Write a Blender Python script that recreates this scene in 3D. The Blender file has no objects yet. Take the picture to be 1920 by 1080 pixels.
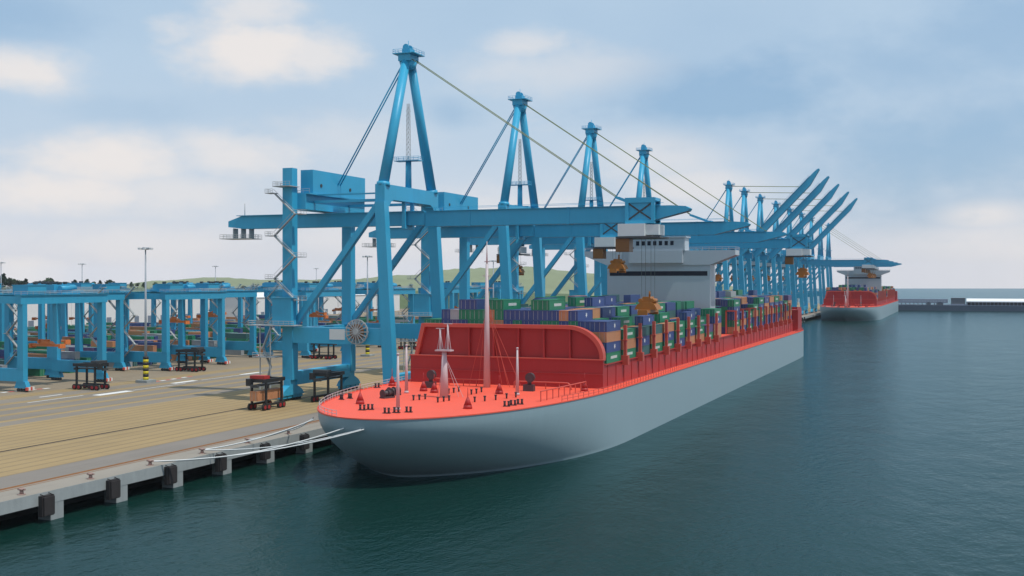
import bpy, math, random
from mathutils import Vector, Matrix
R = math.radians
sc = bpy.context.scene
COL = sc.collection

# ------------------------------------------------------------------ camera, sky, sun, exposure
H = 40.0; F = 2110.0; HOR = 525.0; YAW = R(21.85)
CS, SN = math.cos(YAW), math.sin(YAW)
cd = bpy.data.cameras.new('camera'); cam = bpy.data.objects.new('camera', cd); COL.objects.link(cam)
cd.sensor_width = 36; cd.lens = 36 * F / 1920; cd.clip_start = 1; cd.clip_end = 30000
cam.location = (0, 0, H); cam.rotation_euler = (R(90) - math.atan(15 / F), 0, YAW)
sc.camera = cam

SUN = Vector((0.44, -0.07, 0.89)).normalized()
sl = bpy.data.lights.new('sun', 'SUN'); sl.energy = 3.0; sl.angle = R(0.6); sl.color = (1.0, 0.955, 0.88)
so = bpy.data.objects.new('sun', sl); COL.objects.link(so)
so.rotation_euler = SUN.to_track_quat('Z', 'Y').to_euler(); so.location = (0, 0, 300)

sc.view_settings.view_transform = 'Standard'; sc.view_settings.look = 'None'
sc.cycles.caustics_reflective = False; sc.view_settings.exposure = 0.0; sc.view_settings.gamma = 1

world = bpy.data.worlds.new('World'); sc.world = world; world.use_nodes = True
nt = world.node_tree; nt.nodes.clear()
def N(t, typ, **kw):
    n = t.nodes.new(typ)
    for k, v in kw.items(): setattr(n, k, v)
    return n
def MATH(t, op, a, b=None, clamp=False):
    n = t.nodes.new('ShaderNodeMath'); n.operation = op; n.use_clamp = clamp
    for i, x in enumerate((a, b)):
        if x is None: continue
        if isinstance(x, (int, float)): n.inputs[i].default_value = x
        else: t.links.new(x, n.inputs[i])
    return n.outputs[0]
def MIXC(t, fac, a, b):
    n = t.nodes.new('ShaderNodeMix'); n.data_type = 'RGBA'
    for s, x in ((n.inputs[0], fac), (n.inputs[6], a), (n.inputs[7], b)):
        if isinstance(x, (int, float)): s.default_value = x
        elif isinstance(x, tuple): s.default_value = (*x, 1) if len(x) == 3 else x
        else: t.links.new(x, s)
    return n.outputs[2]
def build_sky():
    L = nt.links
    geo = N(nt, 'ShaderNodeTexCoord')
    sep = N(nt, 'ShaderNodeSeparateXYZ'); L.new(geo.outputs['Generated'], sep.inputs[0])
    zc = MATH(nt, 'MAXIMUM', sep.outputs[2], 0.012)
    comb = N(nt, 'ShaderNodeCombineXYZ')
    L.new(sep.outputs[0], comb.inputs[0]); L.new(sep.outputs[1], comb.inputs[1]); L.new(zc, comb.inputs[2])
    nrm = N(nt, 'ShaderNodeVectorMath', operation='NORMALIZE'); L.new(comb.outputs[0], nrm.inputs[0])
    sky = N(nt, 'ShaderNodeTexSky', sky_type='NISHITA', sun_disc=False)
    sky.sun_elevation = math.asin(SUN.z); sky.sun_rotation = math.atan2(SUN.x, SUN.y)
    sky.air_density = 1.0; sky.dust_density = 1.6; sky.ozone_density = 1.5; sky.altitude = 0
    L.new(nrm.outputs[0], sky.inputs[0])
    az = MATH(nt, 'ARCTAN2', sep.outputs[0], sep.outputs[1])
    el = MATH(nt, 'ARCSINE', zc)
    uv = N(nt, 'ShaderNodeCombineXYZ'); L.new(az, uv.inputs[0])
    L.new(MATH(nt, 'MULTIPLY', el, 1.9), uv.inputs[1])
    def noise(scale, detail, rough, off=0.0):
        n = N(nt, 'ShaderNodeTexNoise', noise_dimensions='4D'); n.inputs['W'].default_value = off
        n.inputs['Scale'].default_value = scale; n.inputs['Detail'].default_value = detail; n.inputs['Roughness'].default_value = rough
        L.new(uv.outputs[0], n.inputs['Vector']); return n.outputs['Fac']
    n1 = noise(9, 6, .55); n2 = noise(30, 5, .6, 3.1); n3 = noise(4.0, 4, .5, 7.7)
    wob = MATH(nt, 'ADD', MATH(nt, 'MULTIPLY', MATH(nt, 'SUBTRACT', n1, .5), 1.5), MATH(nt, 'MULTIPLY', MATH(nt, 'SUBTRACT', n2, .5), 0.9))
    def blobs(lst, soft=.95):
        tot = None
        for px, py, rx, ry, s in lst:
            a0 = -YAW + math.atan((px - 960) / F); e0 = math.atan((HOR - py) / F * math.cos(math.atan((px - 960) / F)))
            dx = MATH(nt, 'DIVIDE', MATH(nt, 'SUBTRACT', az, a0), rx / F)
            dy = MATH(nt, 'DIVIDE', MATH(nt, 'SUBTRACT', el, e0), ry / F)
            d = MATH(nt, 'ADD', MATH(nt, 'MULTIPLY', dx, dx), MATH(nt, 'MULTIPLY', dy, dy))
            v = MATH(nt, 'MULTIPLY', MATH(nt, 'SUBTRACT', MATH(nt, 'ADD', 1.15, wob), MATH(nt, 'SQRT', d)), soft, clamp=True)
            v = MATH(nt, 'MULTIPLY', MATH(nt, 'MULTIPLY', v, v), MATH(nt, 'SUBTRACT', 3.0, MATH(nt, 'MULTIPLY', v, 2.0)))
            v = MATH(nt, 'MULTIPLY', v, s)
            tot = v if tot is None else MATH(nt, 'MAXIMUM', tot, v)
        return tot
    cl = blobs([(470, 95, 185, 80, .95), (590, 105, 120, 60, .8), (480, 20, 120, 60, .7), (60, 140, 130, 55, .9), (215, 300, 190, 62, .95), (90, 360, 230, 48, .95),
                (430, 290, 170, 62, .75), (330, 360, 200, 60, .6), (985, 88, 110, 38, .6), (1845, 402, 95, 34, .95), (45, 505, 100, 32, .95), (1240, 290, 170, 70, .5),
                (950, 400, 260, 60, .55), (1880, 450, 230, 45, .6), (1300, 350, 160, 45, .6), (1050, 130, 260, 60, .4), (640, 250, 200, 60, .35), (700, 440, 300, 50, .45), (280, 460, 300, 50, .5)])
    bl = blobs([(1420, 190, 330, 95, 1.0), (1780, 280, 320, 170, .9), (850, 215, 70, 36, .7), (1880, 60, 260, 120, .75), (240, 205, 160, 40, .35), (40, 30, 160, 60, .5), (1700, 130, 240, 120, .7)])
    # thin veil everywhere, thicker towards the horizon, broken by the blue openings
    veil = MATH(nt, 'ADD', .60, MATH(nt, 'MULTIPLY', MATH(nt, 'SUBTRACT', n3, .5), 0.9))
    hz = MATH(nt, 'POWER', MATH(nt, 'SUBTRACT', 1.0, MATH(nt, 'MULTIPLY', zc, 4.2), clamp=True), 2.0)
    veil = MATH(nt, 'SUBTRACT', veil, MATH(nt, 'MULTIPLY', bl, .66))
    veil = MATH(nt, 'ADD', veil, MATH(nt, 'MULTIPLY', hz, .45), clamp=True)
    veil = MATH(nt, 'MULTIPLY', veil, .93)
    base = MIXC(nt, .72, sky.outputs[0], (3.3, 5.15, 7.3))
    c0 = MIXC(nt, hz, (5.3, 6.6, 7.9), (7.5, 7.25, 7.5))
    c1 = MIXC(nt, veil, base, c0)
    puff = MATH(nt, 'MAXIMUM', cl, MATH(nt, 'MULTIPLY', MATH(nt, 'SUBTRACT', n1, .62, True), 3.0, True))
    puff = MATH(nt, 'MULTIPLY', puff, MATH(nt, 'SUBTRACT', 1.0, MATH(nt, 'MULTIPLY', bl, .8)), True)
    c2 = MIXC(nt, puff, c1, (8.2, 7.8, 7.6))
    bg = N(nt, 'ShaderNodeBackground'); bg.inputs[1].default_value = 0.104
    L.new(c2, bg.inputs[0])
    out = N(nt, 'ShaderNodeOutputWorld'); L.new(bg.outputs[0], out.inputs[0])
build_sky()

# ------------------------------------------------------------------ helpers
def G(px, py, z=5.0):
    """pixel -> world point on the horizontal plane at height z"""
    dep = F * (H - z) / (py - HOR); r = (px - 960) / F * dep
    return Vector((r * CS - dep * SN, r * SN + dep * CS, z))
def atX(px, X, z=5.0):
    """pixel column -> world point on the vertical plane x = X"""
    r = (px - 960) / F
    return Vector((X, (r * -X * SN - X * CS) / (SN - r * CS), z))
def depth(p): return -p[0] * SN + p[1] * CS

MATS = {}
def mat(name, col, rough=.55, metal=0.0, var=.12, scale=.35, spec=.4, streak=0.0, bump=0.0, bscale=3.0):
    m = bpy.data.materials.new(name); m.use_nodes = True; t = m.node_tree; b = t.nodes['Principled BSDF']
    b.inputs['Metallic'].default_value = metal; b.inputs['Specular IOR Level'].default_value = spec
    tc = N(t, 'ShaderNodeTexCoord')
    mp = N(t, 'ShaderNodeMapping'); t.links.new(tc.outputs['Object'], mp.inputs[0])
    n = N(t, 'ShaderNodeTexNoise'); n.inputs['Scale'].default_value = scale; n.inputs['Detail'].default_value = 6; n.inputs['Roughness'].default_value = .65
    t.links.new(mp.outputs[0], n.inputs['Vector'])
    oi = N(t, 'ShaderNodeObjectInfo')
    f = MATH(t, 'ADD', MATH(t, 'MULTIPLY', MATH(t, 'SUBTRACT', n.outputs['Fac'], .5), 2.2 * var), MATH(t, 'MULTIPLY', MATH(t, 'SUBTRACT', oi.outputs['Random'], .5), var * .7))
    if streak:
        m2 = N(t, 'ShaderNodeMapping'); m2.inputs['Scale'].default_value = (1, 1, .06); t.links.new(tc.outputs['Object'], m2.inputs[0])
        n2 = N(t, 'ShaderNodeTexNoise'); n2.inputs['Scale'].default_value = 1.1; n2.inputs['Detail'].default_value = 5; t.links.new(m2.outputs[0], n2.inputs['Vector'])
        f = MATH(t, 'ADD', f, MATH(t, 'MULTIPLY', MATH(t, 'SUBTRACT', n2.outputs['Fac'], .5), streak))
    mul = MATH(t, 'ADD', 1.0, f)
    sc_ = N(t, 'ShaderNodeVectorMath', operation='SCALE'); sc_.inputs[0].default_value = col; t.links.new(mul, sc_.inputs['Scale'])
    t.links.new(sc_.outputs[0], b.inputs['Base Color'])
    t.links.new(MATH(t, 'ADD', rough, MATH(t, 'MULTIPLY', f, .6)), b.inputs['Roughness'])
    if bump:
        nb = N(t, 'ShaderNodeTexNoise'); nb.inputs['Scale'].default_value = bscale; nb.inputs['Detail'].default_value = 5; t.links.new(tc.outputs['Object'], nb.inputs['Vector'])
        bp = N(t, 'ShaderNodeBump'); bp.inputs['Strength'].default_value = bump; bp.inputs['Distance'].default_value = .05
        t.links.new(nb.outputs['Fac'], bp.inputs['Height']); t.links.new(bp.outputs[0], b.inputs['Normal'])
    MATS[name] = m
    return m

mat('crane_blue', (0.034, 0.34, 0.545), .42, var=.10, streak=.16, scale=.15)
mat('gantry_blue', (0.034, 0.31, 0.5), .45, var=.12, streak=.16, scale=.2)
mat('steel_grey', (.36, .38, .38), .6, var=.15)
mat('dark_steel', (.045, .05, .055), .5, var=.2)
mat('cable', (.10, .13, .12), .5)
mat('stay_yellow', (0.2, 0.23, 0.09), .5)
mat('spreader_orange', (0.36, 0.13, 0.015), .5, var=.2, scale=.6)
mat('spreader_red', (0.72, 0.19, 0.045), .5, var=.2, scale=.6)
mat('cab_brown', (0.2, 0.085, 0.02), .45, var=.2)
mat('cab_white', (.60, .64, .64), .4, var=.06)
mat('hull_grey', (0.275, 0.375, 0.415), .38, var=.05, scale=.05, streak=.10, spec=.45)
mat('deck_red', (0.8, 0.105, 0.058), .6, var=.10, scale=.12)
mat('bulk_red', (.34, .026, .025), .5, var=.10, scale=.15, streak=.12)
mat('post_lit_edge_red', (0.5, 0.085, 0.06), .5, var=.12)  # posts and fittings; on ledge and shield rim it paints sunlit edges
mat('mast_pale', (0.5, 0.43, 0.44), .45, var=.08)
mat('house_white', (0.44, 0.49, 0.53), .4, var=.04, streak=.06, scale=.1)
mat('window_dark', (.008, .013, .028), .35, var=.05, spec=.25)
mat('machine_dark', (.06, .045, .05), .5, var=.25)
mat('rope_white', (.72, .72, .70), .8, var=.08)
mat('tyre', (.022, .02, .02), .8, var=.2)
mat('rim_red', (.33, .02, .025), .45, var=.2)
mat('carrier_black', (.022, .024, .026), .45, var=.2)
mat('carrier_red', (.40, .03, .03), .45, var=.15)
mat('bollard', (.33, .22, .19), .7, var=.2)
mat('mark_white', (.72, .71, .68), .75, var=.15, scale=1.5)
mat('mark_red', (.58, .09, .06), .7, var=.12)
mat('yellow', (.62, .50, .02), .5, var=.1)
mat('black', (.02, .02, .02), .6, var=.1)
mat('mast_grey', (.30, .34, .38), .5, var=.08)
mat('lamp_glass', (.6, .62, .62), .3)
mat('rail_rust', (0.24, 0.11, 0.04), .7, var=.3, scale=.6)
mat('rail_dark', (.065, .052, .045), .6, var=.25)
mat('concrete', (.30, .325, .325), .85, var=.16, scale=.5, streak=.25, bump=.4)
mat('fender', (0.026, 0.022, 0.022), .8, var=.3, streak=.4)
mat('void_shade', (.02, .022, .022), .9)  # near-black colour painting the shade in the quay openings
mat('warehouse', (.70, .70, .70), .6, var=.05, streak=.06)
mat('warehouse_roof', (.80, .80, .80), .55, var=.05)
mat('warehouse_door', (.16, .2, .26), .5, var=.1)
mat('pier', (.075, .105, .15), .8, var=.15, streak=.15)
mat('shed_grey', (.13, .14, .16), .6, var=.08)
mat('shed_pale', (.26, .29, .36), .6, var=.08)
mat('trunk', (.07, .05, .035), .9)
mat('leaf_dark', (.022, .050, .022), .7, var=.35, scale=.6)
mat('leaf_mid', (.040, .072, .028), .7, var=.35, scale=.6)
mat('hill', (0.19, 0.215, 0.12), .95, var=.3, scale=.006)
mat('dike', (0.1, 0.135, 0.06), .95, var=.3, scale=.02)
CONT = {'blue': (.045, .077, .215), 'green': (.020, .20, .100), 'orange': (.50, .22, .105), 'teal': (.045, .125, .125),
        'grey': (.33, .35, .36), 'purple': (.115, .075, .185)}
def cont_mat(name, col):
    m = mat('container_' + name, col, .5, var=.16, scale=.5, streak=.14)
    t = m.node_tree; b = t.nodes['Principled BSDF']
    tc = N(t, 'ShaderNodeTexCoord'); sp = N(t, 'ShaderNodeSeparateXYZ'); t.links.new(tc.outputs['Object'], sp.inputs[0])
    w = MATH(t, 'SINE', MATH(t, 'MULTIPLY', MATH(t, 'ADD', sp.outputs[0], sp.outputs[1]), 22.0))
    bp = N(t, 'ShaderNodeBump'); bp.inputs['Strength'].default_value = .5; bp.inputs['Distance'].default_value = .03
    t.links.new(w, bp.inputs['Height']); t.links.new(bp.outputs[0], b.inputs['Normal'])
for k, v in CONT.items(): cont_mat(k, v)

class MB:
    def __init__(s): s.v = []; s.f = []; s.m = []; s.sm = []
    def add(s, vs, fs, mi=0, smooth=False):
        o = len(s.v); s.v += [tuple(p) for p in vs]
        for f in fs: s.f.append(tuple(i + o for i in f)); s.m.append(mi); s.sm.append(smooth)
        return s
    def box(s, x0, x1, y0, y1, z0, z1, mi=0):
        if x0 > x1: x0, x1 = x1, x0
        if y0 > y1: y0, y1 = y1, y0
        vs = [(x0, y0, z0), (x1, y0, z0), (x1, y1, z0), (x0, y1, z0), (x0, y0, z1), (x1, y0, z1), (x1, y1, z1), (x0, y1, z1)]
        return s.add(vs, [(3, 2, 1, 0), (4, 5, 6, 7), (0, 1, 5, 4), (1, 2, 6, 5), (2, 3, 7, 6), (3, 0, 4, 7)], mi)
    def cbox(s, c, sx, sy, sz, mi=0):
        return s.box(c[0] - sx / 2, c[0] + sx / 2, c[1] - sy / 2, c[1] + sy / 2, c[2] - sz / 2, c[2] + sz / 2, mi)
    def beam(s, p0, p1, w, h, w1=None, h1=None, up=(0, 0, 1), mi=0):
        p0, p1 = Vector(p0), Vector(p1); d = (p1 - p0).normalized(); up = Vector(up)
        if abs(d.dot(up)) > .98: up = Vector((0, 1, 0))
        x = d.cross(up).normalized(); z = x.cross(d)
        w1 = w if w1 is None else w1; h1 = h if h1 is None else h1
        vs = []
        for p, ww, hh in ((p0, w, h), (p1, w1, h1)):
            for a, b in ((-1, -1), (1, -1), (1, 1), (-1, 1)): vs.append(p + x * (a * ww / 2) + z * (b * hh / 2))
        return s.add(vs, [(0, 1, 2, 3), (7, 6, 5, 4), (1, 0, 4, 5), (2, 1, 5, 6), (3, 2, 6, 7), (0, 3, 7, 4)], mi)
    def tube(s, p0, p1, r0, r1=None, n=8, mi=0, cap=True):
        p0, p1 = Vector(p0), Vector(p1); r1 = r0 if r1 is None else r1
        d = (p1 - p0).normalized(); a = Vector((0, 0, 1)) if abs(d.z) < .9 else Vector((1, 0, 0))
        x = d.cross(a).normalized(); y = d.cross(x)
        vs = [p + (x * math.cos(2 * math.pi * i / n) + y * math.sin(2 * math.pi * i / n)) * r for p, r in ((p0, r0), (p1, r1)) for i in range(n)]
        s.add(vs, [(i, (i + 1) % n, n + (i + 1) % n, n + i) for i in range(n)], mi, n > 4)
        if cap:
            o = len(s.v) - 2 * n
            s.f.append(tuple(o + i for i in reversed(range(n)))); s.m.append(mi); s.sm.append(False)
            s.f.append(tuple(o + n + i for i in range(n))); s.m.append(mi); s.sm.append(False)
        return s
    def path(s, pts, r, n=5, mi=0):
        for a, b in zip(pts, pts[1:]): s.tube(a, b, r, r, n, mi, False)
        return s
    def prism(s, pts, axis, a0, a1, mi=0):
        """closed 2-D outline extruded along axis ('x': pts=(y,z), 'y': pts=(x,z), 'z': pts=(x,y))"""
        n = len(pts)
        def P(p, a): return {'x': (a, p[0], p[1]), 'y': (p[0], a, p[1]), 'z': (p[0], p[1], a)}[axis]
        vs = [P(p, a0) for p in pts] + [P(p, a1) for p in pts]
        return s.add(vs, [tuple(range(n)), tuple(reversed(range(n, 2 * n)))] + [(i, n + i, n + (i + 1) % n, (i + 1) % n) for i in range(n)], mi)
    def mesh(s, name, mats):
        me = bpy.data.meshes.new(name); me.from_pydata(s.v, [], s.f)
        for m in (mats if isinstance(mats, (list, tuple)) else [mats]): me.materials.append(MATS[m])
        me.polygons.foreach_set('material_index', s.m); me.polygons.foreach_set('use_smooth', s.sm)
        me.update(); return me
def fixn(me):
    import bmesh
    bm = bmesh.new(); bm.from_mesh(me); bmesh.ops.recalc_face_normals(bm, faces=bm.faces); bm.to_mesh(me); bm.free(); return me

def obj(name, me, parent=None, loc=None, rz=0):
    o = bpy.data.objects.new(name, me); COL.objects.link(o)
    if parent: o.parent = parent
    if loc is not None: o.location = loc
    if rz: o.rotation_euler.z = rz
    return o
CACHE = {}
def part(name, key, fn, mats, parent=None, loc=None, rz=0):
    """mesh object whose mesh is made once per key and shared by every repeat"""
    if key is None or key not in CACHE:
        mb = MB(); fn(mb); me = fixn(mb.mesh(name, mats))
        if key is not None: CACHE[key] = me
    else: me = CACHE[key]
    return obj(name, me, parent, loc, rz)
def thing(name, label, cat, loc=(0, 0, 0), rz=0, group=None):
    o = bpy.data.objects.new(name, None); COL.objects.link(o); o.location = loc; o.rotation_euler.z = rz
    o.empty_display_size = .5
    return tag(o, label, cat, group)
def tag(o, label=None, cat=None, group=None, kind=None):
    for k, v in (('label', label), ('category', cat), ('group', group), ('kind', kind)):
        if v: o[k] = v
    return o
ORD = []
ORD += ['first', 'second', 'third', 'fourth', 'fifth', 'sixth', 'seventh', 'eighth', 'ninth', 'tenth', 'eleventh', 'twelfth', 'thirteenth', 'fourteenth',
       'fifteenth', 'sixteenth', 'seventeenth', 'eighteenth', 'nineteenth', 'twentieth', 'twenty-first', 'twenty-second', 'twenty-third', 'twenty-fourth']

for t_ in ('twenty', 'thirty', 'forty', 'fifty'):
    ORD += [t_[:-1] + 'ieth'] * 0 + ([] if t_ == 'twenty' else [t_[:-1] + 'ieth']) + [t_ + '-' + o_ for o_ in ORD[(4 if t_ == 'twenty' else 0):9]]
# ------------------------------------------------------------------ water, land, quay
QX = -141.0          # quay face
def ground_mats():
    # water
    m = bpy.data.materials.new('water'); m.use_nodes = True; t = m.node_tree; b = t.nodes['Principled BSDF']; MATS['water'] = m
    tc = N(t, 'ShaderNodeTexCoord')
    hgt = None
    for scl, amp, st in ((.05, 1.2, (1, .6, 1)), (.22, .5, (1, .55, 1)), (.75, .30, (1, .6, 1)), (2.2, .13, (1, .8, 1))):
        mp = N(t, 'ShaderNodeMapping'); mp.inputs['Scale'].default_value = st; mp.inputs['Rotation'].default_value = (0, 0, .45)
        t.links.new(tc.outputs['Object'], mp.inputs[0])
        n = N(t, 'ShaderNodeTexNoise'); n.inputs['Scale'].default_value = scl; n.inputs['Detail'].default_value = 3; n.inputs['Roughness'].default_value = .55
        t.links.new(mp.outputs[0], n.inputs['Vector'])
        v = MATH(t, 'MULTIPLY', n.outputs['Fac'], amp); hgt = v if hgt is None else MATH(t, 'ADD', hgt, v)
    bp = N(t, 'ShaderNodeBump'); bp.inputs['Strength'].default_value = .55; bp.inputs['Distance'].default_value = 1.0
    t.links.new(hgt, bp.inputs['Height'])
    t.nodes.remove(b)
    df = N(t, 'ShaderNodeBsdfDiffuse'); df.inputs['Color'].default_value = (.004, .026, .021, 1)
    gl = N(t, 'ShaderNodeBsdfGlossy'); gl.inputs['Color'].default_value = (.72, .92, 1.0, 1); gl.inputs['Roughness'].default_value = .12
    fr = N(t, 'ShaderNodeFresnel'); fr.inputs['IOR'].default_value = 1.30
    for q in (df, gl, fr): t.links.new(bp.outputs[0], q.inputs['Normal'])
    mx = N(t, 'ShaderNodeMixShader'); t.links.new(MATH(t, 'MULTIPLY', fr.outputs[0], .66), mx.inputs[0])
    t.links.new(df.outputs[0], mx.inputs[1]); t.links.new(gl.outputs[0], mx.inputs[2])
    t.links.new(mx.outputs[0], [n for n in t.nodes if n.type == 'OUTPUT_MATERIAL'][0].inputs[0])
    # paving with fine joints along and across the quay
    def paving(name, col, jx, jy, joint, dark):
        m = mat(name, col, .85, var=.13, scale=.08, bump=.3); t = m.node_tree; b = t.nodes['Principled BSDF']
        lk = b.inputs['Base Color'].links[0]; src = lk.from_socket
        tc = N(t, 'ShaderNodeTexCoord'); sp = N(t, 'ShaderNodeSeparateXYZ'); t.links.new(tc.outputs['Object'], sp.inputs[0])
        a = MATH(t, 'LESS_THAN', MATH(t, 'FRACT', MATH(t, 'DIVIDE', sp.outputs[0], jx)), joint / jx)
        c = MATH(t, 'MULTIPLY', MATH(t, 'LESS_THAN', MATH(t, 'FRACT', MATH(t, 'DIVIDE', sp.outputs[1], jy)), min(joint, .2) / jy), .6)
        f = MATH(t, 'MULTIPLY', MATH(t, 'MAXIMUM', a, c), .55)
        n = N(t, 'ShaderNodeTexNoise'); n.inputs['Scale'].default_value = .035; n.inputs['Detail'].default_value = 7; n.inputs['Roughness'].default_value = .7
        t.links.new(tc.outputs['Object'], n.inputs['Vector'])
        m2 = N(t, 'ShaderNodeMapping'); m2.inputs['Scale'].default_value = (1, .02, 1); t.links.new(tc.outputs['Object'], m2.inputs[0])
        n2 = N(t, 'ShaderNodeTexNoise'); n2.inputs['Scale'].default_value = .5; n2.inputs['Detail'].default_value = 4; t.links.new(m2.outputs[0], n2.inputs['Vector'])
        wear = MATH(t, 'MULTIPLY', MATH(t, 'SUBTRACT', MATH(t, 'ADD', n.outputs['Fac'], n2.outputs['Fac']), .98), 1.6, True)
        c1 = MIXC(t, f, src, dark)
        c2 = MIXC(t, MATH(t, 'MULTIPLY', wear, .55), c1, tuple(x * .55 for x in col))
        t.links.new(c2, b.inputs['Base Color'])
    paving('paving_tan', (.33, .232, .110), 3.7, 12.0, .75, (.17, .125, .07))
    paving('paving_grey', (.225, .19, .15), 4.0, 9.0, .10, (.16, .14, .11))
    paving('strip_grey', (.225, .195, .165), 30.0, 7.8, .10, (.18, .16, .14))
    paving('cope_grey', (.29, .255, .21), 30.0, 7.8, .10, (.18, .16, .14))
    paving('yard', (.25, .195, .13), 8.0, 8.0, .10, (.16, .14, .11))
ground_mats()

def structure(name, fn, mats, key=None, parent=None):
    o = part(name, None, fn, mats, parent)
    if parent is None: o['kind'] = 'structure'
    return o
# one sheet of water; the basin is open to the sea on the right
def corner(px, dep): r = (px - 960) / F * dep; return (r * CS - dep * SN, r * SN + dep * CS)
SEA = 5300
structure('water', lambda b: b.add([(-141 - 40, -400, 0), (*corner(4200, -300), 0), (*corner(4600, SEA), 0), (*corner(1180, SEA), 0), (-181, 1400, 0)], [(0, 1, 2, 3, 4)]), 'water')
land = structure('ground', lambda b: b.prism([(-6500, -400), (QX - 14, -400), (QX - 14, 1640), (-330, 2000), (-440, 3600), (-6500, 3600)], 'z', -4, 4.96), 'yard')
quay = structure('quay', lambda b: b.box(QX - 14.0, QX, -400, 1640, 3.0, 4.964), 'concrete')
part('quay_void_shade', None, lambda b: b.box(QX - 7.5, QX - 7.0, 60, 1640, -3, 2.998), 'void_shade', quay)  # dark sheet behind the piers, shade under the quay put into its colour
part('front_beam', None, lambda b: b.box(QX - 1.0, QX + .25, 60, 1640, 2.9, 4.967), 'concrete', quay)
# surface bands, each sheet 4 mm or more above the one below
def band(name, x0, x1, m, z, y0=-300, y1=1640): structure(name, lambda b: b.add([(x0, y0, z), (x1, y0, z), (x1, y1, z), (x0, y1, z)], [(0, 1, 2, 3)]), m)
band('quay_cope', -148.2, QX + .2, 'cope_grey', 4.972)
band('paved_strip', -158.5, -148.2, 'strip_grey', 4.972)
band('paved_apron', -213, -158.5, 'paving_tan', 4.972)
x = -213
for i, w in enumerate((6.0, 3.0, 6.5, 3.2, 6.8, 3.4, 7.0, 3.6, 8.0)):
    band('traffic_lane', x - w, x, 'paving_grey' if i % 2 == 0 else 'paving_tan', 4.972); x -= w
YARDX = x
band('yard_apron', -268, x, 'paving_tan', 4.972)
def rail(b, xs, z=4.978, y0=-300, y1=1640):
    for a, w, h in xs: b.box(a - w / 2, a + w / 2, y0, y1, z - .02, z + h)
structure('crane_rail', lambda b: rail(b, ((-149.0, 1.1, .02), (-149.0, .12, .10))), 'rail_rust')
structure('crane_rail', lambda b: rail(b, ((-182.0, .75, .02), (-182.0, .12, .10))), 'rail_dark')
structure('cable_trench', lambda b: rail(b, ((-147.6, .35, .015),)), 'rail_rust')
# painted markings
def painted(px, py, ln, w, m='mark_white'):
    p = G(px, py)
    structure('painted_marking', lambda b: b.add([(p.x - w / 2, p.y - ln / 2, 4.982), (p.x + w / 2, p.y - ln / 2, 4.982), (p.x + w / 2, p.y + ln / 2, 4.982), (p.x - w / 2, p.y + ln / 2, 4.982)], [(0, 1, 2, 3)]), m)
for a in ((212, 737, 15, 3.2), (345, 716, 12, 2.6), (470, 700, 12, 2.4), (95, 742, 9, .9), (105, 748, 22, .5), (300, 725, 26, .4), (420, 707, 26, .4), (640, 684, 20, .6)): painted(*a)
for i in range(7): painted(8 + i * 13, 735.5 - i * 1.2, 2.6, 1.6, 'mark_red' if i % 2 else 'mark_white')
for i in range(8): painted(285 + i * 10, 716.5 - i * 1.5, 2.6, 1.4, 'mark_red' if i % 2 else 'mark_white')

# quay front: piers, fender panels
def pier_fn(b): b.box(-2.5, .20, -1.45, 1.45, -4, 2.895)
def fender_fn(b):
    b.box(.27, 1.1, -1.3, 1.3, 1.1, 4.5); b.box(1.1, 1.4, -1.15, 1.15, 1.3, 4.3)
    for y in (-.9, .9): b.tube((.3, y, 4.75), (1.2, y, 4.5), .08, n=5)
bn = 0
for k in range(-2, 62):
    y = 146.4 + 15.65 * k
    part('pier', 'pier', pier_fn, 'concrete', quay, (QX, y, 0))
    part('fender', 'fender', fender_fn, 'fender', quay, (QX, y - 2.9, 0))
def bollard_fn(b):
    b.tube((0, 0, 0), (0, 0, .12), .65, n=12); b.tube((0, 0, .12), (0, 0, .75), .34, .30, 12)
    b.tube((0, 0, .75), (0, 0, 1.05), .50, .42, 12); b.beam((-.75, 0, .86), (.75, 0, .86), .3, .28)
BOLL = []
for k in range(0, 8):
    y = 140.5 + 15.65 * k
    o = part('bollard', 'bollard', bollard_fn, 'bollard', None, (QX - 1.6, y, 4.97)); BOLL.append(Vector((QX - 1.6, y, 5.7)))
    lab = f'rust-brown mooring bollard on the quay edge, {ORD[k]} counted from the left end'
    tag(o, lab, 'bollard', 'mooring bollards along the quay edge')

# ------------------------------------------------------------------ container ships
DK = 13.6
def hull_outline(z, n=26):
    """(y aft of the stem, half breadth) points at height z, bow first, up to the transom"""
    t = max(0.0, min(1.0, z / 12.9)); t = 1 - (1 - t) ** 1.7
    y0 = 16.5 * (1 - t); Lb = 70 + 15 * t; p = 2.3 + .1 * t; q = 1.5 + .5 * t
    B = 29.3
    pts = []
    for i in range(n + 1):
        u = (i / n) ** 2.2
        pts.append((y0 + u * Lb, B * (max(0, 1 - (1 - u) ** p)) ** (1 / q)))
    for y in (120, 180, 240, 300, 360, 400): pts.append((y, B))
    pts.append((420, B - .8))
    return pts
def hull_fn(b):
    zs = [-4, 0, .8, 1.8, 3, 4.2, 5.5, 6.8, 8, 9.2, 10.5, 12, DK]
    rows = []
    for z in zs:
        o = hull_outline(max(z, 0)); rows.append([(h, y, z) for y, h in o] )
    n = len(rows[0])
    for side in (1, -1):
        vs = [(side * p[0], p[1], p[2]) for r in rows for p in r]
        fs = [(i * n + j, i * n + j + 1, (i + 1) * n + j + 1, (i + 1) * n + j) for i in range(len(zs) - 1) for j in range(n - 1)]
        b.add(vs, fs, 0, True)
    b.add([(-28.5, 420, -4), (28.5, 420, -4), (28.5, 420, DK), (-28.5, 420, DK)], [(0, 1, 2, 3)])
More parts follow.
